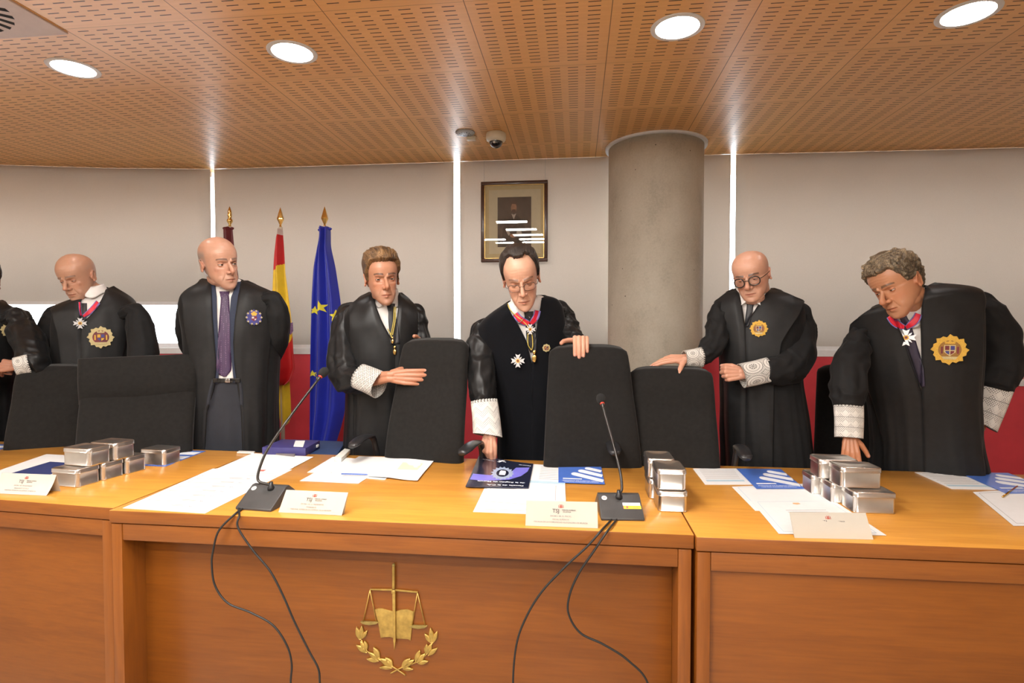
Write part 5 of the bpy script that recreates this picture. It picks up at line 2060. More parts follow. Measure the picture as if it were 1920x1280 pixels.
def tie_pattern():
    m = bpy.data.materials.new('purple_dotted_tie')
    m.use_nodes = True
    N = NT(m)
    b = N.n['Principled BSDF']
    tc = N.new('ShaderNodeTexCoord').outputs['Object']
    v = N.new('ShaderNodeTexVoronoi')
    v.inputs['Scale'].default_value = 110
    v.inputs['Randomness'].default_value = .2
    N.l.new(tc, v.inputs['Vector'])
    N.l.new(N.mix(N.math('LESS_THAN', v.outputs['Distance'], .25), (.055, .026, .075, 1), (.17, .10, .19, 1)), b.inputs['Base Color'])
    b.inputs['Roughness'].default_value = .5
    return m


M['tie_purple'] = tie_pattern()


def lace(kind):
    """white lace over black cloth, drawn in the cuff's own UV space: u round the wrist, v along it"""
    m = bpy.data.materials.new('lace_' + kind)
    m.use_nodes = True
    N = NT(m)
    b = N.n['Principled BSDF']
    uv = N.new('ShaderNodeUVMap', uv_map='uv').outputs[0]
    sp = N.new('ShaderNodeSeparateXYZ')
    N.l.new(uv, sp.inputs[0])
    u, v = sp.outputs[0], sp.outputs[1]
    W = (.68, .66, .62, 1)
    K = (.030, .028, .027, 1)

    def sq(x, n):
        return N.math('FRACT', N.math('MULTIPLY', x, n))
    mesh = N.math('MULTIPLY', N.math('SINE', N.math('MULTIPLY', u, 2 * PI * 44)), N.math('SINE', N.math('MULTIPLY', v, 2 * PI * 17)))
    net = N.math('GREATER_THAN', mesh, .38)
    if kind == 'diamond':
        a = N.math('ADD', N.math('MULTIPLY', u, 12), N.math('MULTIPLY', v, 5))
        c = N.math('SUBTRACT', N.math('MULTIPLY', u, 12), N.math('MULTIPLY', v, 5))
        da = N.math('ABSOLUTE', N.math('SUBTRACT', N.math('FRACT', a), .5))
        dc = N.math('ABSOLUTE', N.math('SUBTRACT', N.math('FRACT', c), .5))
        line = N.math('GREATER_THAN', N.math('MAXIMUM', da, dc), .43)
        mid = N.math('LESS_THAN', N.math('MAXIMUM', da, dc), .16)
        core = N.math('LESS_THAN', N.math('MAXIMUM', da, dc), .07)
        solid = N.math('SUBTRACT', N.math('MAXIMUM', line, mid), core)
        hole = N.math('MULTIPLY', N.math('SUBTRACT', 1, solid, clamp=True), N.math('MULTIPLY_ADD', net, .55, .42))
    elif kind == 'medallion':
        fu = N.math('SUBTRACT', sq(u, 4.5), .5)
        fv = N.math('SUBTRACT', sq(N.math('ADD', v, .0), 1.35), .5)
        r = N.math('SQRT', N.math('ADD', N.math('POWER', N.math('MULTIPLY', fu, 1.1), 2), N.math('POWER', fv, 2)))
        rings = N.math('GREATER_THAN', N.math('SINE', N.math('MULTIPLY', r, 44)), .78)
        pet = N.math('GREATER_THAN', N.math('SINE', N.math('MULTIPLY', N.math('ARCTAN2', fu, fv), 8)), .4)
        inner = N.math('MULTIPLY', N.math('LESS_THAN', r, .17), pet)
        out = N.math('GREATER_THAN', r, .44)
        hole = N.math('MAXIMUM', N.math('MAXIMUM', N.math('MULTIPLY', rings, .65), N.math('MULTIPLY', inner, .9)), N.math('MULTIPLY', out, N.math('MULTIPLY', net, .95)))
    elif kind == 'band':
        fr = sq(v, 3.4)
        d = N.math('ADD', N.math('ABSOLUTE', N.math('SUBTRACT', sq(u, 9), .5)), N.math('ABSOLUTE', N.math('SUBTRACT', fr, .5)))
        dia = N.math('LESS_THAN', d, .30)
        ring2 = N.math('MULTIPLY', N.math('GREATER_THAN', d, .42), N.math('LESS_THAN', d, .5))
        solid = N.math('MAXIMUM', dia, ring2)
        edge = N.math('LESS_THAN', N.math('FRACT', N.math('MULTIPLY', v, 20)), .25)
        edge = N.math('MULTIPLY', edge, N.math('LESS_THAN', fr, .16))
        hole = N.math('MAXIMUM', N.math('MULTIPLY', N.math('SUBTRACT', 1, solid, clamp=True), N.math('MULTIPLY_ADD', net, .85, .05)), N.math('MULTIPLY', edge, .8))
    else:
        zz = N.math('ABSOLUTE', N.math('SUBTRACT', sq(u, 7), .5))
        t = N.math('FRACT', N.math('ADD', N.math('MULTIPLY', v, 3.2), N.math('MULTIPLY', zz, 1.1)))
        dots = N.math('MULTIPLY', net, N.math('LESS_THAN', t, .55))
        line = N.math('MULTIPLY', N.math('GREATER_THAN', t, .55), N.math('LESS_THAN', t, .60))
        hole = N.math('MAXIMUM', N.math('MULTIPLY', dots, .6), N.math('MULTIPLY', line, .5))
    edge_h = N.math('MULTIPLY', N.math('GREATER_THAN', v, .93), N.math('GREATER_THAN', N.math('SINE', N.math('MULTIPLY', u, 2 * PI * 26)), .3))
    hole = N.math('MAXIMUM', hole, N.math('MULTIPLY', edge_h, .8))
    N.l.new(N.mix(hole, W, K), b.inputs['Base Color'])
    b.inputs['Roughness'].default_value = .85
    N.l.new(N.bump(N.math('SUBTRACT', 1, hole), .5, .001), b.inputs['Normal'])
    return m


for k in ('diamond', 'medallion', 'band', 'zigzag'):
    M['lace_' + k] = lace(k)


def lace_cuff(A, B, ra, rb, kind, par, slant=0.0, squash=.8, face=None, n=96, m=14):
    """open lace cuff round the forearm; A is its frilled edge nearer the elbow, B its hem at the hand"""
    A, B = np.asarray(A, float), np.asarray(B, float)
    T = unit(B - A)
    vd = unit((A + B) / 2 - EYE)
    E1 = unit(np.cross(T, vd))      # across, in the picture plane
    E2 = np.cross(T, E1)
    V, Fc, UV = [], [], []
    L = np.linalg.norm(B - A)
    for lay in (0, 1):
        for i in range(m):
            t = i / (m - 1)
            for j in range(n):
                a = 2 * PI * j / n
                r = ra * (1 - t) + rb * t - lay * .0022
                sc_ = .0035 * abs(math.sin(a * 13)) * max(0, 1 - t * 8)
                wob = 1 + .03 * math.sin(3 * a + 1.3) + .02 * math.sin(5 * a + 4 * t)
                p = A + T * (L * t - sc_ + slant * math.cos(a) * t) + r * wob * (math.cos(a) * E1 + squash * math.sin(a) * E2)
                V.append(p)
                UV.append((j / n, 1 - t))
    o = n * m
    for i in range(m - 1):
        for j in range(n):
            a, b = i * n + j, i * n + (j + 1) % n
            Fc.append((a, b, b + n, a + n))
            Fc.append((o + a, o + a + n, o + b + n, o + b))
    for i in (0, m - 1):
        for j in range(n):
            a, b = i * n + j, i * n + (j + 1) % n
            Fc.append((a, o + a, o + b, b))
    ob = obj('lace_cuff', V, Fc, M['lace_' + kind], par)
    me = ob.data
    ul = me.uv_layers.new(name='uv')
    for pol in me.polygons:
        js = [me.loops[l].vertex_index % n for l in pol.loop_indices]
        wrap = max(js) - min(js) > 2
        for l in pol.loop_indices:
            vi = me.loops[l].vertex_index
            u, v = UV[vi]
            if wrap and (vi % n) == 0:
                u = 1.0
            ul.data[l].uv = (u, v)
    return ob


def sleeve(path, radii, par, m_, seed=0, gather=.5, n=110, mm=56, wr=1.0, nm='sleeve', squash=.85):
    """wide gown sleeve along path (world points), gathered at the shoulder and creased at the bend"""
    P = spline(path, n)
    r = np.interp(np.linspace(0, 1, n), np.linspace(0, 1, len(radii)), radii)
    T, N_, B_ = frames(P)
    th = np.linspace(0, 2 * PI, mm, endpoint=False)
    R = []
    cur = np.linalg.norm(np.gradient(T, axis=0), axis=1)
    k = np.ones(9) / 9
    cur = np.convolve(cur, k, 'same')
    cur = cur / (cur.max() + 1e-9)
    for i in range(n):
        t = i / (n - 1)
        g = gather * .0028 * max(0, 1 - t * 3.0) * min(1, t * 12)
        off = g * np.sin(th * 17 + seed + 2 * np.sin(5 * t))
        fold = np.array([mnoise.noise(Vector((math.cos(a) * 1.2 + seed, math.sin(a) * 1.2, t * 10 + 1.0 * math.sin(a)))) for a in th])
        fold2 = np.array([mnoise.noise(Vector((math.cos(a) * 2.2 + seed + 9, math.sin(a) * 2.2, t * 4))) for a in th])
        f3 = np.array([1 - abs(mnoise.noise(Vector((math.cos(a) * .9 + seed * 2, math.sin(a) * .9, t * 7 + a * .3)))) * 2.5 for a in th])
        amp = wr * (.005 + .015 * cur[i]) * min(1, (1 - t) * 8)
        k2 = min(1, (1 - t) * 8)
        rr = r[i] + off + amp * fold + k2 * (.008 * wr * fold2 + wr * .006 * np.clip(f3, 0, 1))
        R.append(P[i] + rr[:, None] * (np.cos(th)[:, None] * N_[i] + np.sin(th)[:, None] * B_[i]))
    V, Fc = loft(R, True, True)
    return obj(nm, V, Fc, m_, par)


class Gown:
    """torso surface taken from the outline of the figure: rows of (xl, yl, xr, yr, Y, depth)"""
    def __init__(s, rows, Y, bs=None):
        rw = []
        for k, r in enumerate(rows):
            if len(r) == 3:
                r = (r[1], r[0], r[2], r[0])
            rw.append(r[:4])
        s.rows = np.array(rw, float)
        K = len(rw)
        Ys = Y if isinstance(Y, (list, tuple)) else [Y] * K
        Ys = np.interp(np.arange(K), np.linspace(0, K - 1, len(Ys)), Ys)
        bs = bs or [.062, .082, .100, .115, .128, .140, .150, .155, .160, .165]
        bs = np.interp(np.linspace(0, 1, K), np.linspace(0, 1, len(bs)), bs)
        C, Lv, A = [], [], []
        for k in range(K):
            l, r = atY(rw[k][0], rw[k][1], Ys[k]), atY(rw[k][2], rw[k][3], Ys[k])
            C.append((l + r) / 2)
            Lv.append(r - l)
        # hem near the floor
        c = C[-1].copy()
        c[2] = .13
        C.append(c)
        Lv.append(Lv[-1] * 1.06)
        bs = np.append(bs, bs[-1] * 1.12)
        s.pxc = np.append((s.rows[:, 0] + s.rows[:, 2]) / 2, (s.rows[-1, 0] + s.rows[-1, 2]) / 2)
        s.pyc = np.append((s.rows[:, 1] + s.rows[:, 3]) / 2, 1500)
        s.phw = np.append((s.rows[:, 2] - s.rows[:, 0]) / 2, (s.rows[-1, 2] - s.rows[-1, 0]) / 2)
        # resample by arc length
        C, Lv = np.array(C), np.array(Lv)
        key = np.concatenate([[0], np.cumsum(np.linalg.norm(np.diff(C, axis=0), axis=1) + .012)])
        key /= key[-1]
        s.n = 96
        t = np.linspace(0, 1, s.n) ** 1.35
        s.t = t
        ip = lambda a: np.stack([np.interp(t, key, a[:, i]) for i in range(a.shape[1])], 1) if a.ndim == 2 else np.interp(t, key, a)
        sm = lambda a: a if len(a) < 7 else np.concatenate([a[:2], np.apply_along_axis(lambda x: np.convolve(x, np.array([1, 2, 3, 2, 1]) / 9, 'valid'), 0, a), a[-2:]])
        s.C, s.Lv, s.b = sm(ip(C)), sm(ip(Lv)), sm(ip(bs))
        s.px, s.py, s.hw = ip(s.pxc), ip(s.pyc), ip(s.phw)
        s.seed = random.random() * 50
        s.E = []
        for i in range(s.n):
            vd = s.C[i] - EYE
            vd[2] = 0
            f = -unit(vd)
            lat = s.Lv[i]
            e = unit(np.cross(f, (0, 0, -1)))
            if e[0] < 0:
                e = -e
            a = (lat @ e) / 2
            latv = e * a + np.array([0, 0, lat[2] / 2])
            s.E.append((latv, f, a))

    def fold(s, i, th):
        z = s.C[i][2]
        g = np.clip((1.30 - z) / .9, 0, 1)
        v = .020 * g * mnoise.noise(Vector((math.cos(th) * 3.4 + s.seed, math.sin(th) * 3.4, z * .55)))
        v += .010 * g * mnoise.noise(Vector((math.cos(th) * 8 + s.seed, math.sin(th) * 8, z * .4)))
        v += .005 * (1 - g * .5) * mnoise.noise(Vector((math.cos(th) * 2.2 + s.seed, math.sin(th) * 3, z * 6)))
        return v

    def pt(s, i, th, off=0.0, k=1.0):
        """th: 0 = towards the camera, + = viewer's right"""
        latv, f, a = s.E[i]
        n = 2.3
        sn, cs = math.sin(th), math.cos(th)
        x = math.copysign(abs(sn) ** (2 / n), sn)
        y = math.copysign(abs(cs) ** (2 / n), cs)
        fo = s.fold(i, th) + off
        raise_ = .030 * (1 - cs) / 2 * max(0, 1 - i / 14)
        return s.C[i] + latv * x * (k + fo / max(a, .05)) + f * y * (s.b[i] * k + fo) + np.array([0, 0, raise_])

    def th_px(s, i, x):
        q = max(-.999, min(.999, (x - s.px[i]) / s.hw[i]))
        n = 2.3
        return math.asin(math.copysign(abs(q) ** (n / 2), q))

    def edge(s, lst):
        """[(py, x)] -> angle for every row"""
        a = np.array(lst, float)
        return [s.th_px(i, float(np.interp(s.py[i], a[:, 0], a[:, 1]))) for i in range(s.n)]

    def robe(s, par, m, VL, VR, nm='gown', m_=120, off=0.0, i0=0):
        tl, tr = s.edge(VL), s.edge(VR)
        G = []
        for i in range(i0, s.n):
            G.append([s.pt(i, th, off) for th in np.linspace(tr[i], 2 * PI + tl[i], m_)])
        G = np.array(G)
        C3 = s.C[i0:, None, :]
        d = G - C3
        d[..., 2] = 0
        d /= np.linalg.norm(d, axis=2)[..., None] + 1e-9
        return obj(nm, *grid_solid(G, -d * .004), m, par)

    def panel(s, par, m, E0, E1, off, nm, i0=0, i1=None, m_=26, th_=.004, flare=0.0):
        a, b = s.edge(E0), s.edge(E1)
        i1 = i1 or s.n
        G = []
        for i in range(i0, i1):
            row = []
            for u in np.linspace(0, 1, m_):
                th = a[i] * (1 - u) + b[i] * u
                lift = off * min(1, .15 + u * 6) * 1.0
                row.append(s.pt(i, th, lift + flare * u ** 4 * max(0, 1 - i / 40)))
            G.append(row)
        G = np.array(G)
        d = G - s.C[i0:i1, None, :]
        d[..., 2] = 0
        d /= np.linalg.norm(d, axis=2)[..., None] + 1e-9
        return obj(nm, *grid_solid(G, -d * th_), m, par)

    def shirt(s, par, m, k=.88, i1=60):
        R = [[s.pt(i, th, -.006, k) for th in np.linspace(0, 2 * PI, 60, endpoint=False)] for i in range(0, i1)]
        return obj('shirt', *loft(R), m, par)


def collar(par, N, up, fwd, m, r=.066, drop=.050, wide=.036, s=1.0):
    """turned-down shirt collar with two points"""
    up = unit(up)
    fwd = unit(np.asarray(fwd) - up * (np.asarray(fwd) @ up))
    lat = np.cross(fwd, up)
    if lat[0] < 0:
        lat = -lat
    G = []
    n = 72
    for i, ph in enumerate(np.linspace(7 * D2R, 353 * D2R, n)):
        row = []
        d = math.sin(ph) * lat + math.cos(ph) * fwd
        dg = min(ph, 2 * PI - ph) / D2R
        pt_ = math.exp(-((dg - 30) / 26) ** 2)
        for v in np.linspace(0, 1, 9):
            rr = (r * (1 - .02 * v) + .016 * v + .012 * pt_ * v) * s
            h = (.024 + .020 * (1 - math.cos(ph)) / 2) * (1 - v) + (-.012 - drop * pt_) * v
            row.append(N + d * rr + up * h * s + fwd * .012 * pt_ * v)
        G.append(row)
    G = np.array(G)
    dd = G - np.asarray(N)
    dd /= np.linalg.norm(dd, axis=2)[..., None]
    return obj('collar', *grid_solid(G, dd * -.0025), m, par)


def strip_on(bv, rows, lift, m, nm, par, cols=7, th_=.0022, puff=.0):
    """a cloth strip laid on a surface: rows of (px, py, half width px)"""
    rows = np.array(rows, float)
    n = max(12, int(np.abs(np.diff(rows[:, 1])).sum() + np.abs(np.diff(rows[:, 0])).sum()) // 3)
    rr = spline(rows, n)
    G = []
    for i in range(n):
        a = rr[max(0, i - 1)]
        b = rr[min(n - 1, i + 1)]
        d = np.array([b[0] - a[0], b[1] - a[1]])
        d /= np.hypot(*d) + 1e-9
        nx, ny = -d[1], d[0]
        row = []
        ok = True
        for u in np.linspace(-1, 1, cols):
            h = seen(bv, rr[i][0] + nx * u * rr[i][2], rr[i][1] + ny * u * rr[i][2])
            if h is None:
                ok = False
                break
            row.append(h[0] + unit(EYE - h[0]) * (lift + puff * (1 - u * u)))
        if ok:
            G.append(row)
    if len(G) < 2:
        return None
    G = np.array(G)
    k = np.array([1, 2, 3, 2, 1]) / 9
    if len(G) > 6:
        G[2:-2] = np.apply_along_axis(lambda x: np.convolve(x, k, 'valid'), 0, G)
    c = EYE - G
    c /= np.linalg.norm(c, axis=2)[..., None]
    return obj(nm, *grid_solid(G, -c * th_), m, par)


def badge(bv, px, py, r, par, kind, nm='badge'):
    h = seen(bv, px, py)
    if h is None:
        return
    c, n = h
    n = unit(n * (.15 if kind == 'cross' else 1) + unit(EYE - c) * .6)
    ex = unit(np.cross((0, 0, 1), n))
    if ex[0] < 0:
        ex = -ex
    ey = np.cross(n, ex)
    if ey[2] < 0:
        ey = -ey
    S = r * np.linalg.norm(c - EYE) / F

    def P(pts, lift=0.0):
        return [c + n * ((.013 if kind == 'cross' else .004) + lift) + ex * x * S + ey * y * S for x, y in pts]

    def star(k, ro, ri, ph=0.0, cx=0, cy=0):
        return [(cx + (ro if i % 2 == 0 else ri) * math.sin(ph + i * PI / k), cy + (ro if i % 2 == 0 else ri) * math.cos(ph + i * PI / k)) for i in range(2 * k)]
    circ = lambda q, k=22, cx=0, cy=0: [(cx + q * math.cos(t), cy + q * math.sin(t)) for t in np.linspace(0, 2 * PI, k, endpoint=False)]
    if kind in ('gold', 'pale'):
        g = M['badge_gold'] if kind == 'gold' else M['badge_pale']
        par = obj(nm, *bevel(prism(P([(math.sin(q * PI / 16) * rr, math.cos(q * PI / 16) * rr) for q, rr in enumerate([1, .88, .92, .80] * 8)]), n, .003), .0005, 1), g, par, smooth=False)
        obj('badge_ring', *prism(P(circ(.60), .003), n, .0012), M['badge_red'] if kind == 'pale' else M['badge_dark'], par, smooth=False)
        obj('badge_field', *prism(P([(-.30, .30), (.30, .30), (.30, -.15), (0, -.42), (-.30, -.15)], .0042), n, .0008), M['badge_pale'] if kind == 'gold' else M['badge_red'], par, smooth=False)
        obj('badge_shield', *join([prism(P(q, .005), n, .0008) for q in ([(-.25, .25), (-.03, .25), (-.03, -.02), (-.25, -.02)], [(.03, -.08), (.24, -.08), (.20, -.20), (.03, -.32)], [(-.46, .20), (-.36, .20), (-.36, -.25), (-.46, -.25)], [(.36, .20), (.46, .20), (.46, -.25), (.36, -.25)])]), M['badge_red'] if kind == 'gold' else M['badge_gold'], par, smooth=False)
        obj('badge_shield_patch', *join([prism(P(q, .005), n, .0008) for q in ([(.03, .25), (.25, .25), (.25, -.02), (.03, -.02)], [(-.24, -.08), (-.03, -.08), (-.03, -.32), (-.20, -.20)])]), M['badge_blue'], par, smooth=False)
        obj('badge_crown', *prism(P([(-.25, .38), (-.3, .58), (-.1, .50), (0, .64), (.1, .50), (.3, .58), (.25, .38)], .005), n, .001), g, par, smooth=False)
        obj('badge_scroll', *prism(P([(-.42, -.44), (.42, -.44), (.3, -.62), (-.3, -.62)], .0045), n, .001), M['badge_pale'], par, smooth=False)
    elif kind == 'police':
        par = obj(nm, *bevel(prism(P(star(12, .98, .80)), n, .003), .0005, 1), M['badge_blue'], par, smooth=False)
        obj('badge_rays', *join([prism(P(star(5, .16, .07, .3 * q, .82 * math.cos(q * PI / 5), .82 * math.sin(q * PI / 5)), .003), n, .001) for q in range(10)]), M['badge_pale'], par, smooth=False)
        obj('badge_shield', *prism(P([(-.30, .12), (.30, .12), (.30, -.26), (0, -.46), (-.30, -.26)], .003), n, .0015), M['badge_red'], par, smooth=False)
        obj('badge_shield_patch', *join([prism(P([(-.26, .08), (-.02, .08), (-.02, -.14), (-.26, -.14)], .0046), n, .0006), prism(P([(.04, -.16), (.24, -.16), (.2, -.3), (.04, -.36)], .0046), n, .0006)]), M['silver'], par, smooth=False)
        obj('badge_crown', *prism(P([(-.22, .2), (-.36, .5), (-.15, .62), (0, .78), (.15, .62), (.36, .5), (.22, .2)], .003), n, .0015), M['badge_gold'], par, smooth=False)
    elif kind == 'cross':
        arms = []
        for q in range(4):
            a = q * PI / 2
            e1 = (math.sin(a), math.cos(a))
            e2 = (math.cos(a), -math.sin(a))
            pts = [(e1[0] * u + e2[0] * v, e1[1] * u + e2[1] * v) for u, v in [(.05, -.08), (.92, -.34), (.74, 0), (.92, .34), (.05, .08)]]
            arms.append(prism(P(pts), n, .0025))
        for q in range(4):
            a = q * PI / 2 + PI / 4
            arms.append(prism(P([(.5 * math.sin(a) + .10 * math.cos(a), .5 * math.cos(a) - .10 * math.sin(a)), (.78 * math.sin(a), .78 * math.cos(a)), (.5 * math.sin(a) - .10 * math.cos(a), .5 * math.cos(a) + .10 * math.sin(a)), (0, 0)], -.0008), n, .0018))
        par = obj(nm, *join(arms), M['silver'], par, smooth=False)
        obj(nm + '_centre', *prism(P(circ(.26), .002), n, .0016), M['badge_gold'], par, smooth=False)
        obj(nm + '_shield', *prism(P(circ(.14, 12), .0036), n, .0008), M['badge_red'], par, smooth=False)


def glasses(par, O, R, sc, kind):
    zo = -.115
    tf = lambda P: (np.asarray(P) * sc) @ R.T + O
    parts = []
    m_ = M['black_acetate']
    lens = []
    for sg in (-1, 1):
        c = np.array([sg * .0330, -.0955, .1105 + zo])
        if kind == 'round':
            rx, rz_, rt, n = .0225, .0205, .0025, 2.3
        else:
            rx, rz_, rt, n = .0235, .0145, .0008, 3.2
        P = []
        for t in np.linspace(0, 2 * PI, 41):
            x = rx * math.copysign(abs(math.cos(t)) ** (2 / n), math.cos(t))
            z = rz_ * math.copysign(abs(math.sin(t)) ** (2 / n), math.sin(t))
            P.append(c + np.array([x, .008 * (abs(x + c[0]) / .05) ** 2, z]))
        r = [rt * (1.5 if (kind != 'round' and math.sin(t) > .1) else 1) for t in np.linspace(0, 2 * PI, 41)]
        parts.append(tube(tf(P), r, 8))
        lens.append(grid_lens(tf(P[:-1]), tf([c])[0]))
        e = c + np.array([sg * rx, .006, rz_ * .35])
        parts.append(tube(tf([e, e + np.array([sg * .010, .008, .001]), (sg * .0765, -.03, .120 + zo), (sg * .0790, .008, .121 + zo), (sg * .077, .020, .110 + zo)]), .0017 if kind == 'round' else .0011, 8, n=24))
    parts.append(tube(tf([(-.0112, -.0955, .115 + zo), (0, -.0985, .1175 + zo), (.0112, -.0955, .115 + zo)]), .0017 if kind == 'round' else .0009, 8, n=10))
    g = obj('glasses', *join(parts), m_, par)
    for l in lens:
        obj('lens', *l, M['lens'], g, local=False)


def grid_lens(P, c):
    V = np.concatenate([P, [c]])
    k = len(P)
    return V, [(i, (i + 1) % k, k) for i in range(k)]


def cross_chain():
    pass


def person(spec):
    """one man in a gown: an Empty on the floor, body, eyes, hair, clothing and orders below it"""
    g = Gown(spec['rows'], spec['Y'], spec.get('bs'))
    base = g.C[-1].copy()
    root = empty('person', (base[0], base[1], 0), spec['label'], 'person', 'men in black gowns behind the bench')
    hd = spec['head']
    O = atY(*hd['at'])
    yaw0 = math.atan2(-O[0], O[1]) / D2R
    R = Rm(yaw0 + hd['yaw'], hd['pitch'], hd['roll'])
    # the head is scaled to the height it has in the photograph
    cdep = (O - EYE) @ FW
    s = hd['px'] * cdep / F / .238 * spec.get('hs', 1.0)
    nb = atY(*spec['neck'])
    chest = g.C[14] + np.array([0, .0, -.02])
    V, Fc, C, eyes, sc = build_head_vf(hd, O, R, s, nb, chest)
    parts, cols = [(V, Fc)], [C]
    for h in spec.get('hands', []):
        Wp = atY(*h['at'])
        hv, hf, tips = hand_vf(Wp, h['d'], h['n'], h['right'], h['curls'], h.get('spread', 5), h.get('thumb', ((40, 20), (25, 15), (15, 10))), h.get('s', 1.0), atY(*h['fore']) if 'fore' in h else None)
        parts.append((hv, hf))
        cols.append(hand_col(hv, hd['skin'], tips))
    # trunk and legs, hidden by the clothes
    fl = base.copy()
    trunk = chain([chest + np.array([0, .02, -.06]), g.C[40], np.array([base[0], base[1], .92])], [.075, .09, .11], 16)
    legs = [chain([np.array([base[0] + sx, base[1], .90]), np.array([base[0] + sx * 1.1, base[1] - .01, .50]), np.array([base[0] + sx * 1.1, base[1], .09])], [.085, .055, .040], 12) for sx in (-.085, .085)]
    tv, tf_ = fuse(join([trunk] + legs), .016, 2)
    parts.append((tv, tf_))
    cols.append(np.tile(np.array(hd['skin']), (len(tv), 1)))
    Vb, Fb = join(parts)
    obj('body', Vb, Fb, MSKIN, root, tint=np.concatenate(cols))
    make_eyes(root, hd, O, R, sc, eyes)
    if 'hair' in hd:
        make_hair(root, hd, O, R, sc)
    if hd.get('glasses'):
        glasses(root, O, R, sc, hd['glasses'])
    for sx in (-.085, .085):
        tl = tube([np.array([base[0] + sx * 1.0, base[1], .93]), np.array([base[0] + sx * 1.15, base[1] - .012, .50]), np.array([base[0] + sx * 1.15, base[1], .06])], [.085, .072, .066], 24, n=16)
        obj('trouser_leg', *tl, M['dark_trousers'], root)
        sh = fuse(join([ell((base[0] + sx * 1.25, base[1] - .06, .038), (.046, .13, .038)), ell((base[0] + sx * 1.15, base[1] + .01, .055), (.042, .065, .055))]), .008)
        obj('shoe', *sh, M['shoe'], root)
    k = spec.get('skin_k', .88)
    sh = g.shirt(root, spec.get('shirt', M['shirt']), k, spec.get('shirt_rows', 60))
    f = -unit(np.array([nb[0] - EYE[0], nb[1] - EYE[1], 0]))
    cl = collar(root, nb + np.array([0, 0, spec.get('collar_up', .0)]), spec.get('collar_axis', (0, 0, 1)), Rm(yaw0 + spec.get('collar_yaw', hd['yaw'] * .4), 0, 0) @ np.array([0, -1, 0]), spec.get('shirt', M['shirt']), r=hd.get('neck', .056) * 1.13, drop=spec.get('drop', .045))
    m0 = spec['mats'][0]
    gw = g.robe(root, m0, spec['VL'], spec['VR'])
    surf = [gw]
    if spec.get('FL'):
        mf = spec['mats'][2]
        for a, b in ((spec['VL'], spec['FL']), (spec['VR'], spec['FR'])):
            surf.append(g.panel(root, mf, a, b, .007, 'facing', flare=spec.get('flare', .012)))
    for sl in spec['sleeves']:
        x0, y0, Y0 = sl['p'][0]
        i0 = int(np.argmin(np.abs(g.py - y0)))
        sl['p'] = [(x0 * .55 + g.px[i0] * .45, y0 + 10, Y0)] + list(sl['p'])
        sl['r'] = [.030, max(.042, sl['r'][0])] + list(sl['r'][1:])
        sleeve([atY(*q) for q in sl['p']], sl['r'], root, spec['mats'][1], seed=sl.get('seed', random.random() * 9), gather=sl.get('g', 1.0), wr=sl.get('wr', 1.0))
    for cf in spec.get('cuffs', []):
        a, b = atY(*cf['a']), atY(*cf['b'])
        ra = cf['ra'] * ((a - EYE) @ FW) / F
        rb = cf['rb'] * ((b - EYE) @ FW) / F
        lace_cuff(a, b, ra, rb, cf['k'], root, cf.get('slant', 0.0), cf.get('sq', .8))
    # trimmings laid on the chest
    if spec.get('jacket'):
        for E0, E1 in spec['jacket']:
            surf.append(g.panel(root, M['suit'], E0, E1, -.004, 'jacket_lapel', i0=1, i1=int(np.argmin(np.abs(g.py - 716)))))
    bv = bvh_of([sh, cl] + surf)
    if spec.get('tie'):
        t = strip_on(bv, spec['tie'], .004, spec['tie_mat'], 'tie', root, puff=.003)
        if t:
            surf.append(t)
    if spec.get('trousers'):
        t = strip_on(bv, spec['trousers'], .002, M['dark_trousers'], 'trouser_front', root, cols=13)
        t = strip_on(bv, spec['belt'], .006, M['shoe'], 'belt', root, cols=13)
        h = seen(bv, *spec['buckle'])
        obj('belt_buckle', *bbox_(h[0][0] - .014, h[0][0] + .014, h[0][1] - .018, h[0][1] - .012, h[0][2] - .010, h[0][2] + .010, .002), M['chrome'], root)
    bv = bvh_of([sh, cl] + surf)
    for rb in spec.get('ribbons', []):
        w_ = [(x, y, w * 1.0) for x, y, w in rb]
        strip_on(bv, w_, .005, M['ribbon_edge'], 'ribbon_border', root)
        strip_on(bv, [(x, y, w * .74) for x, y, w in rb], .0065, M['ribbon_red'], 'ribbon', root)
    for cd in spec.get('cords', []):
        pts = []
        for x, y in spline(np.array(cd, float), 30):
            h = seen(bv, x, y)
            if h is not None:
                pts.append(h[0] + unit(EYE - h[0]) * .007)
        if len(pts) > 3:
            obj('cord', *tube(np.array(pts), .0021, 8), M['cord'], root)
    for (x, y, r, kd) in spec.get('badges', []):
        badge(bv, x, y, r, root, kd, 'medal' if kd == 'cross' else 'badge')
    for (x, y, r) in spec.get('pendants', []):
        h = seen(bv, x, y)
        if h is not None:
            cc = h[0] + unit(EYE - h[0]) * .010
            obj('pendant', *join([ell(cc, (.007 * r, .004, .011 * r)), ell(cc + np.array([0, 0, .018 * r]), (.005 * r, .004, .006 * r))]), M['brass'], root)
    return root

RELAX = [(12, 18, 10), (14, 20, 12), (16, 22, 12), (18, 24, 14)]
FIST = [(80, 85, 55), (82, 88, 55), (84, 88, 55), (86, 88, 55)]

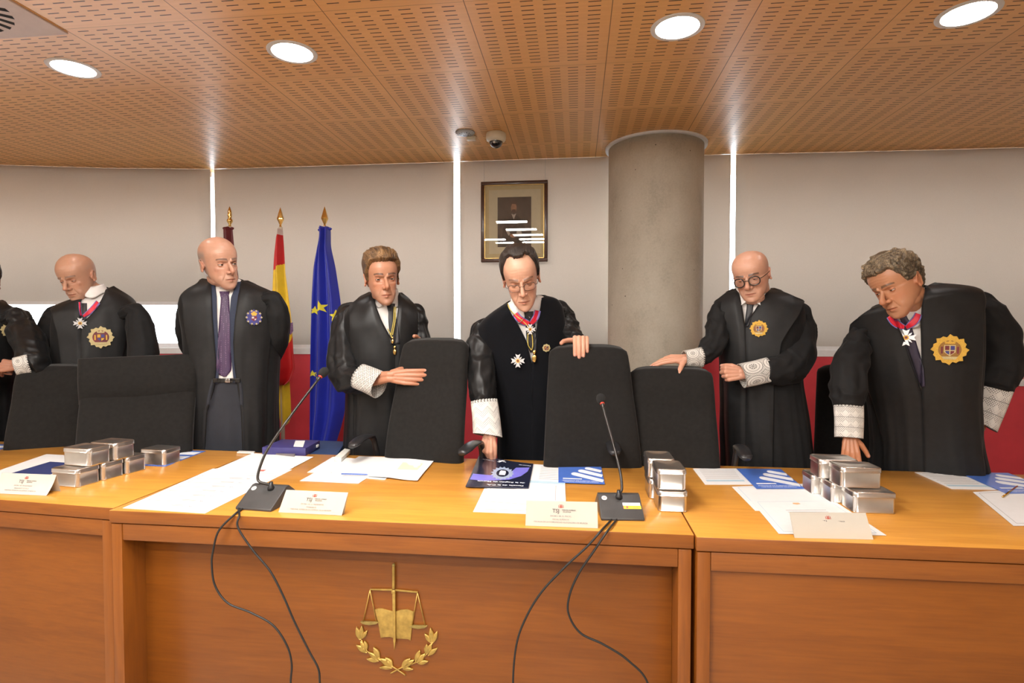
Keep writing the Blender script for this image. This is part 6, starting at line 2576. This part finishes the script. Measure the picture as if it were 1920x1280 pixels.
# --- man with both hands on the chair (centre left)
P3 = person(dict(
    label='brown-haired man in a glossy black gown and black tie, looking at the camera',
    rows=[(553, 699, 747), (558, 684, 757), (565, 668, 768), (574, 656, 782), (588, 648, 792), (608, 646, 796), (660, 648, 794), (720, 650, 798), (780, 650, 806), (860, 646, 812)],
    Y=2.72, neck=(722, 553, 2.71), collar_yaw=8, drop=.055,
    head=dict(at=(716, 521, 2.63), px=101, yaw=12, pitch=9, roll=-5, skin=(.50, .245, .150), sx=.93, beard=.22, brow=(0.018, 0.010, 0.006), neck=.054, lid=9, lid_low=14, iris=(.03, .018, .01), creases=.3,
              gaze=(-8, -4),
              hair=dict(line=[(0, .190), (25, .188), (42, .186), (55, .168), (66, .140), (76, .100), (92, .112), (108, .118), (125, .07), (180, .035)],
                        thick=[(0, .022, .022), (50, .014, .020), (90, .008, .016), (180, .012, .016)], amp=.0060, seed=3, col=(.045, .024, .012), col2=(.30, .17, .075), side_dark=.5, soft=.010)),
    VL=[(553, 700), (575, 706), (600, 716), (640, 737), (655, 742), (1600, 742)], VR=[(553, 747), (575, 747), (600, 744), (640, 739), (655, 739), (1600, 739)],
    FL=[(553, 690), (575, 662), (620, 663), (700, 668), (1600, 668)], FR=[(553, 752), (575, 778), (620, 780), (700, 776), (1600, 775)],
    mats=(M['robe_satin'], M['robe_satin'], M['robe_satin']),
    sleeves=[dict(p=[(662, 584, 2.74), (652, 604, 2.70), (646, 650, 2.64), (647, 690, 2.58), (655, 712, 2.52), (680, 713, 2.46), (694, 711, 2.44)], r=[.030, .062, .074, .074, .066, .040, .026], seed=2.2, wr=1.35),
             dict(p=[(778, 588, 2.74), (782, 612, 2.74), (787, 645, 2.72), (794, 680, 2.68), (798, 694, 2.65)], r=[.03, .052, .052, .046, .036], seed=5)],
    cuffs=[dict(a=(674, 706, 2.45), b=(712, 722, 2.41), ra=24, rb=26, k='diamond', sq=.8)],
    hands=[dict(at=(728, 706, 2.395), d=(1, .10, -.02), n=(-.05, -1, .12), right=True, curls=[(6, 8, 6), (6, 8, 6), (7, 10, 6), (9, 10, 6)], spread=2.5, thumb=((30, 45), (15, 35), (5, 25)), fore=(690, 712, 2.45), s=.92),
           dict(at=(806, 684, 2.60), d=(-.08, -.18, 1), n=(.2, 1, .1), right=False, curls=[(20, 30, 25), (70, 60, 40), (80, 70, 50), (85, 70, 50)], spread=2)],
    tie=[(733, 569, 8), (733, 577, 7), (734, 584, 6), (736, 600, 8), (739, 622, 9), (741, 645, 9)], tie_mat=M['tie_black'],
    cords=[[(739, 575), (738, 600), (733, 628)], [(742, 575), (741, 600), (736, 628)], [(727, 616), (732, 626), (735, 634)]], pendants=[(736, 640, 1.0), (740, 660, 1.3)],
))

# --- stooping man with rectangular glasses (centre)
P4 = person(dict(
    label='stooping dark-haired man in a black velvet gown reaching for the dark booklet',
    rows=[(948, 574, 1024, 560), (926, 586, 1038, 560), (906, 600, 1048, 563), (893, 616, 1056, 574), (893, 642, 1060, 600), (904, 690, 1064, 660), (925, 735, 1066, 735), (935, 790, 1066, 800), (934, 870, 1064, 880)],
    Y=[2.56, 2.58, 2.62, 2.66, 2.70], neck=(984, 570, 2.56), collar_yaw=4, drop=.050, collar_axis=(0, -.35, 1),
    bs=[.065, .085, .105, .12, .13, .135, .135, .135, .14],
    head=dict(at=(977, 520, 2.47), px=115, yaw=2, pitch=27, roll=-9, skin=(.66, .37, .255), sx=.90, beard=.05, brow=(0.060, 0.035, 0.022), brow_w=.75, neck=.053, lid=-16, lid_low=22, iris=(.03, .02, .01), gaze=(0, 30), glasses='rect', creases=.5, nose=1.05,
              hair=dict(line=[(0, .209), (18, .211), (34, .217), (50, .208), (62, .178), (74, .135), (84, .112), (100, .120), (116, .115), (130, .07), (180, .035)],
                        thick=[(0, .007, .013), (60, .010, .012), (90, .011, .012), (180, .010, .012)], amp=.0028, seed=8, col=(.012, .009, .008), col2=(.050, .036, .030), soft=.007)),
    VL=[(560, 950), (585, 960), (610, 974), (640, 988), (690, 1000), (1600, 1003)], VR=[(560, 1018), (585, 1014), (610, 1008), (640, 1003), (690, 997), (1600, 999)],
    mats=(M['velvet'], M['robe_satin'], M['velvet']),
    sleeves=[dict(p=[(912, 614, 2.60), (902, 640, 2.58), (900, 675, 2.53), (903, 712, 2.46), (906, 744, 2.42), (907, 758, 2.41)], r=[.035, .060, .068, .064, .050, .038], seed=1.0, wr=1.2),
             dict(p=[(1046, 582, 2.68), (1058, 600, 2.68), (1066, 622, 2.64), (1078, 640, 2.58), (1085, 645, 2.55)], r=[.03, .055, .052, .044, .036], seed=6)],
    cuffs=[dict(a=(907, 752, 2.41), b=(914, 816, 2.37), ra=25, rb=27, k='zigzag', slant=.016)],
    hands=[dict(at=(917, 812, 2.36), d=(-.16, -.25, -1), n=(-.35, -1, .25), right=True, curls=[(30, 35, 20), (48, 45, 25), (62, 50, 30), (70, 50, 30)], spread=3, thumb=((22, 8), (4, 18), (-6, 22)), fore=(909, 745, 2.43), s=.86),
           dict(at=(1087, 636, 2.525), d=(.06, -1, .12), n=(0, .12, 1), right=False, curls=[(62, 24, 8), (66, 22, 8), (64, 22, 8), (58, 24, 8)], spread=1.5, thumb=((58, 2), (45, 12), (30, 25)), s=.90, fore=(1080, 650, 2.68))],
    tie=[(991, 584, 9), (992, 594, 8), (994, 606, 9), (997, 640, 9), (1000, 660, 6)], tie_mat=M['tie_black'],
    ribbons=[[(966, 588, 6), (974, 598, 7), (984, 604, 7), (993, 606, 4)], [(1008, 582, 6), (1006, 592, 6), (1000, 602, 6), (995, 607, 4)]],
    badges=[(994, 617, 11, 'cross'), (971, 676, 14, 'cross'), (1024, 652, 8, 'pale')],
    cords=[[(950, 560), (955, 578), (968, 592), (985, 606), (996, 622), (999, 645), (997, 656)], [(990, 625), (990, 645), (996, 656)]], pendants=[(1002, 672, 1.6)],
))

# --- bald man with round glasses
P5 = person(dict(
    label='bald man in round black glasses and a black gown, one hand on a chair',
    rows=[(546, 1384, 1440), (551, 1368, 1464), (559, 1352, 1488), (569, 1339, 1504), (588, 1336, 1509), (620, 1340, 1507), (660, 1346, 1502), (720, 1348, 1506), (800, 1348, 1518), (880, 1350, 1530)],
    Y=2.70, neck=(1412, 549, 2.69), collar_yaw=-6, drop=.045, collar_up=-.005,
    head=dict(at=(1409, 517, 2.62), px=93, yaw=-14, pitch=20, roll=-8, skin=(.62, .34, .235), sx=1.04, fat=1.08, beard=.05, brow=(0.050, 0.033, 0.025), brow_w=.95, neck=.062, jowl=True, lid=-4, lid_low=18, glasses='round', fringe=((.30, .24, .21), .25), creases=.3, nose=1.1, gaze=(-10, 25)),
    VL=[(546, 1385), (570, 1391), (600, 1396), (615, 1399), (650, 1401), (1600, 1403)], VR=[(546, 1440), (570, 1424), (600, 1405), (615, 1398), (650, 1399), (1600, 1400)],
    FL=[(546, 1378), (566, 1345), (590, 1346), (640, 1352), (720, 1358), (1600, 1365)], FR=[(546, 1446), (566, 1499), (590, 1490), (640, 1462), (720, 1450), (1600, 1445)],
    mats=(M['robe'], M['robe'], M['facing']), flare=.02,
    sleeves=[dict(p=[(1352, 586, 2.70), (1346, 610, 2.67), (1338, 642, 2.62), (1322, 664, 2.57), (1306, 668, 2.54)], r=[.03, .050, .050, .040, .026], seed=3),
             dict(p=[(1492, 584, 2.72), (1498, 612, 2.70), (1496, 650, 2.65), (1482, 684, 2.58), (1458, 694, 2.53), (1432, 694, 2.50)], r=[.035, .064, .074, .074, .064, .046], seed=7, wr=1.1)],
    cuffs=[dict(a=(1314, 669, 2.55), b=(1283, 672, 2.53), ra=19, rb=15, k='medallion'), dict(a=(1441, 692, 2.50), b=(1390, 704, 2.47), ra=23, rb=23, k='medallion', sq=.6)],
    hands=[dict(at=(1289, 671, 2.535), d=(-.95, .12, -.06), n=(.15, -.45, .88), right=True, curls=[(8, 12, 10), (10, 14, 10), (14, 18, 12), (18, 22, 14)], spread=3, thumb=((62, 20), (72, 28), (78, 34)), fore=(1330, 662, 2.58), s=.84),
           dict(at=(1397, 700, 2.475), d=(-1, -.05, -.03), n=(-.1, -1, .12), right=False, curls=FIST, spread=1, thumb=((30, 30), (10, 50), (0, 60)), fore=(1450, 692, 2.52), s=.86)],
    tie=[(1407, 569, 7), (1406, 576, 6), (1405, 584, 6), (1402, 600, 5), (1400, 612, 3)], tie_mat=M['tie_black'],
    badges=[(1423, 616, 15, 'gold')],
))

# --- leaning man with curly hair at the right
P6 = person(dict(
    label='leaning man with wavy greying hair, red ribbon and lace cuffs at the right',
    rows=[(1656, 572, 1738, 543), (1630, 582, 1772, 542), (1608, 594, 1808, 544), (1594, 608, 1830, 550), (1592, 634, 1842, 582), (1604, 700, 1842, 690), (1620, 760, 1838, 780), (1626, 830, 1846, 840), (1620, 890, 1858, 890)],
    Y=[2.40, 2.42, 2.46, 2.50, 2.52], neck=(1706, 572, 2.42), collar_yaw=-22, drop=.050, collar_axis=(-.28, -.25, 1),
    bs=[.07, .095, .12, .135, .145, .15, .15, .155, .16],
    head=dict(at=(1682, 533, 2.36), px=116, yaw=-38, pitch=26, roll=-13, skin=(.50, .235, .125), sx=1.0, fat=1.08, beard=.10, brow=(0.050, 0.033, 0.018), neck=.061, lid=2, lid_low=14, iris=(.04, .025, .015), gaze=(-12, 8), creases=.8, nose=1.15,
              hair=dict(line=[(0, .183), (25, .185), (42, .188), (52, .172), (62, .150), (72, .118), (84, .112), (100, .122), (118, .10), (135, .06), (180, .035)],
                        thick=[(0, .020, .015), (50, .012, .016), (90, .009, .014), (180, .013, .015)], amp=.0062, curl=1, seed=2, col=(.060, .042, .026), col2=(.34, .27, .18), side_dark=.9, soft=.010)),
    VL=[(556, 1664), (580, 1674), (610, 1688), (640, 1702), (700, 1722), (740, 1731), (1600, 1760)], VR=[(545, 1738), (580, 1729), (610, 1727), (640, 1728), (700, 1730), (740, 1728), (1600, 1756)],
    FL=[(556, 1656), (578, 1602), (606, 1598), (640, 1604), (700, 1618), (760, 1640), (830, 1660), (1600, 1680)], FR=[(545, 1742), (556, 1818), (590, 1830), (700, 1832), (790, 1834), (1600, 1845)],
    mats=(M['robe'], M['robe'], M['facing']), flare=.02, skin_k=.88,
    sleeves=[dict(p=[(1616, 632, 2.47), (1604, 655, 2.44), (1593, 690, 2.39), (1590, 730, 2.35), (1590, 762, 2.33)], r=[.035, .052, .064, .062, .052], seed=4, wr=.9),
             dict(p=[(1822, 566, 2.50), (1848, 590, 2.50), (1868, 635, 2.50), (1872, 680, 2.50), (1862, 716, 2.50), (1858, 728, 2.50)], r=[.04, .070, .078, .078, .074, .066], seed=8, wr=.9)],
    cuffs=[dict(a=(1590, 759, 2.33), b=(1591, 821, 2.30), ra=24.5, rb=23.5, k='band'), dict(a=(1858, 718, 2.50), b=(1845, 797, 2.48), ra=34, rb=20, k='band', slant=.02)],
    hands=[dict(at=(1593, 812, 2.30), d=(-.06, -.30, -.95), n=(-.2, -1, .25), right=True, curls=[(10, 14, 8), (8, 12, 8), (12, 14, 8), (16, 18, 10)], spread=6, thumb=((42, 10), (34, 16), (28, 18)), fore=(1591, 750, 2.34), s=.80),
           dict(at=(1838, 800, 2.50), d=(-.5, .5, -.7), n=(.8, -.3, -.4), right=False, curls=RELAX, fore=(1856, 730, 2.50))],
    tie=[(1692, 592, 7), (1696, 600, 7), (1700, 612, 9), (1710, 650, 10), (1722, 690, 9), (1731, 725, 4)], tie_mat=mat('dark_violet_tie', (.030, .022, .045, 1), rough=.5, var=.1),
    ribbons=[[(1668, 592, 7), (1676, 603, 8), (1688, 611, 7), (1696, 613, 4)], [(1722, 588, 7), (1718, 598, 8), (1708, 608, 7), (1699, 614, 4)]],
    badges=[(1698, 633, 14, 'cross'), (1780, 655, 23, 'gold')],
))

# --- man with the open gown
P2 = person(dict(
    label='balding man with an open gown over a dark suit, purple tie',
    rows=[(529, 390, 456), (536, 372, 480), (544, 356, 506), (555, 343, 528), (575, 338, 536), (620, 344, 532), (700, 350, 528), (780, 352, 527), (860, 350, 528)],
    Y=2.66, neck=(423, 534, 2.65), collar_yaw=14, drop=.060,
    head=dict(at=(411, 494, 2.57), px=98, yaw=30, pitch=6, roll=-9, skin=(.56, .31, .215), sx=.97, beard=.12, brow=(0.035, 0.025, 0.020), brow_w=.8, neck=.056, lid=8, lid_low=16, gaze=(12, 2), fringe=((.24, .22, .20), .8), creases=.5, iris=(.05, .035, .02)),
    VL=[(529, 396), (560, 400), (600, 402), (640, 405), (680, 408), (720, 404), (760, 392), (840, 385), (1600, 385)], VR=[(529, 452), (560, 447), (600, 441), (640, 438), (680, 440), (720, 446), (760, 452), (840, 455), (1600, 455)],
    FL=[(529, 388), (556, 352), (600, 356), (700, 368), (1600, 365)], FR=[(529, 458), (548, 514), (600, 510), (700, 500), (1600, 495)],
    mats=(M['robe'], M['robe'], M['facing']), flare=.018, skin_k=.93,
    sleeves=[dict(p=[(362, 570, 2.68), (354, 592, 2.69), (354, 625, 2.72), (366, 660, 2.78), (388, 685, 2.84)], r=[.04, .056, .058, .054, .045], seed=1, wr=.7, g=.4),
             dict(p=[(510, 562, 2.68), (520, 590, 2.69), (520, 630, 2.72), (508, 665, 2.78), (495, 690, 2.84)], r=[.04, .056, .058, .054, .045], seed=9, wr=.7, g=.4)],
    hands=[],
    jacket=[([(529, 396), (560, 400), (600, 402), (640, 405), (680, 408), (720, 404), (760, 392), (840, 385)], [(529, 402), (560, 408), (600, 409), (640, 411), (680, 412), (720, 410), (760, 402), (840, 396)]),
            ([(529, 456), (560, 452), (600, 446), (640, 442), (680, 444), (720, 450), (760, 456), (840, 460)], [(529, 446), (560, 434), (600, 431), (640, 432), (680, 436), (720, 440), (760, 440), (840, 440)])],
    tie=[(421, 546, 10), (421, 554, 8), (422, 562, 8), (421, 600, 10), (420, 650, 12), (420, 692, 14), (422, 706, 3)], tie_mat=M['tie_purple'],
    belt=[(425, 709, 26), (425, 717, 26)], shirt_rows=84, trousers=[(425, 713, 28), (423, 740, 33), (420, 790, 37), (420, 880, 38)], buckle=(430, 713),
    badges=[(476, 595, 14, 'police')],
))

# --- bald man looking down, left
P1 = person(dict(
    label='bald man in a black gown with a red ribbon, looking down',
    rows=[(150, 561, 204, 543), (136, 566, 222, 549), (114, 574, 243, 558), (101, 585, 258, 572), (620, 98, 264), (680, 98, 264), (760, 98, 266), (850, 95, 270)],
    Y=2.74, neck=(172, 548, 2.73), collar_yaw=-30, drop=.026, collar_axis=(-.15, -.1, 1),
    head=dict(at=(146, 519, 2.67), px=86, yaw=-42, pitch=24, roll=-6, skin=(.52, .285, .19), sx=.98, beard=.10, brow=(0.080, 0.050, 0.035), brow_w=.75, neck=.056, lid=-2, lid_low=14, gaze=(-8, 25), fringe=((.34, .24, .19), .3), creases=.3),
    VL=[(541, 158), (565, 152), (590, 152), (605, 155), (640, 155), (1600, 158)], VR=[(541, 204), (565, 190), (590, 172), (605, 154), (640, 152), (1600, 155)],
    FL=[(541, 150), (570, 106), (620, 116), (680, 122), (1600, 125)], FR=[(541, 210), (572, 252), (620, 238), (680, 226), (1600, 220)],
    mats=(M['robe'], M['robe'], M['facing']), flare=.018,
    sleeves=[dict(p=[(110, 586, 2.75), (98, 610, 2.74), (94, 660, 2.70), (104, 710, 2.64), (130, 730, 2.60)], r=[.04, .064, .070, .066, .05], seed=2, wr=.55, g=.3),
             dict(p=[(252, 584, 2.75), (262, 610, 2.74), (268, 660, 2.70), (258, 710, 2.64), (230, 730, 2.60)], r=[.04, .064, .070, .066, .05], seed=5, wr=.55, g=.3)],
    hands=[],
    tie=[(157, 568, 6), (157, 580, 6), (157, 594, 6), (158, 600, 3)], tie_mat=M['tie_black'],
    ribbons=[[(184, 566, 5), (176, 576, 5), (166, 586, 5), (156, 593, 3)], [(149, 566, 2), (150, 580, 2), (152, 592, 2)]],
    badges=[(150, 606, 9, 'cross'), (189, 632, 17, 'pale')],
))

# --- person cut by the left edge
P0 = person(dict(
    label='person in a black gown, cut off by the left edge of the picture',
    rows=[(566, -62, -2), (572, -84, 18), (580, -104, 38), (590, -112, 46), (610, -116, 50), (660, -116, 48), (760, -116, 46), (860, -120, 48)],
    Y=2.62, neck=(-34, 566, 2.61), collar_yaw=0,
    head=dict(at=(-42, 528, 2.56), px=94, yaw=10, pitch=12, roll=0, skin=(.40, .21, .145), beard=.1, fringe=((.05, .04, .035), .9),
              hair=dict(line=[(0, .185), (50, .175), (66, .14), (76, .10), (92, .112), (125, .07), (180, .035)],
                        thick=[(0, .012, .014), (90, .008, .012), (180, .012, .014)], amp=.003, seed=3, col=(.02, .015, .012), col2=(.06, .045, .035))),
    VL=[(566, -60), (600, -46), (640, -34), (1600, -33)], VR=[(566, -4), (600, -20), (640, -37), (1600, -37)],
    FL=[(566, -66), (590, -100), (700, -90), (1600, -90)], FR=[(566, 2), (590, 30), (700, 20), (1600, 20)],
    mats=(M['robe_satin'], M['robe_satin'], M['robe_satin']),
    sleeves=[dict(p=[(32, 594, 2.62), (44, 616, 2.60), (56, 650, 2.54), (62, 680, 2.48), (48, 690, 2.44)], r=[.04, .062, .070, .066, .045], seed=2),
             dict(p=[(-100, 600, 2.62), (-112, 640, 2.58), (-104, 680, 2.50), (-70, 694, 2.42), (-40, 692, 2.40)], r=[.04, .064, .066, .058, .04], seed=5)],
    cuffs=[dict(a=(56, 682, 2.455), b=(28, 687, 2.42), ra=20, rb=17, k='medallion')],
    hands=[dict(at=(33, 686, 2.425), d=(-1, -.1, .02), n=(-.15, -.9, .4), right=False, curls=[(45, 50, 30), (48, 52, 30), (50, 55, 30), (55, 55, 30)], spread=2, thumb=((35, 35), (15, 45), (5, 50)), fore=(60, 676, 2.48), s=.86),
           dict(at=(-44, 692, 2.41), d=(1, -.1, .0), n=(.1, -.9, .4), right=True, curls=[(45, 50, 30), (48, 52, 30), (50, 55, 30), (55, 55, 30)], spread=2, thumb=((35, 35), (15, 45), (5, 50)), fore=(-80, 690, 2.46), s=.86)],
    badges=[(20, 618, 12, 'pale')],
))
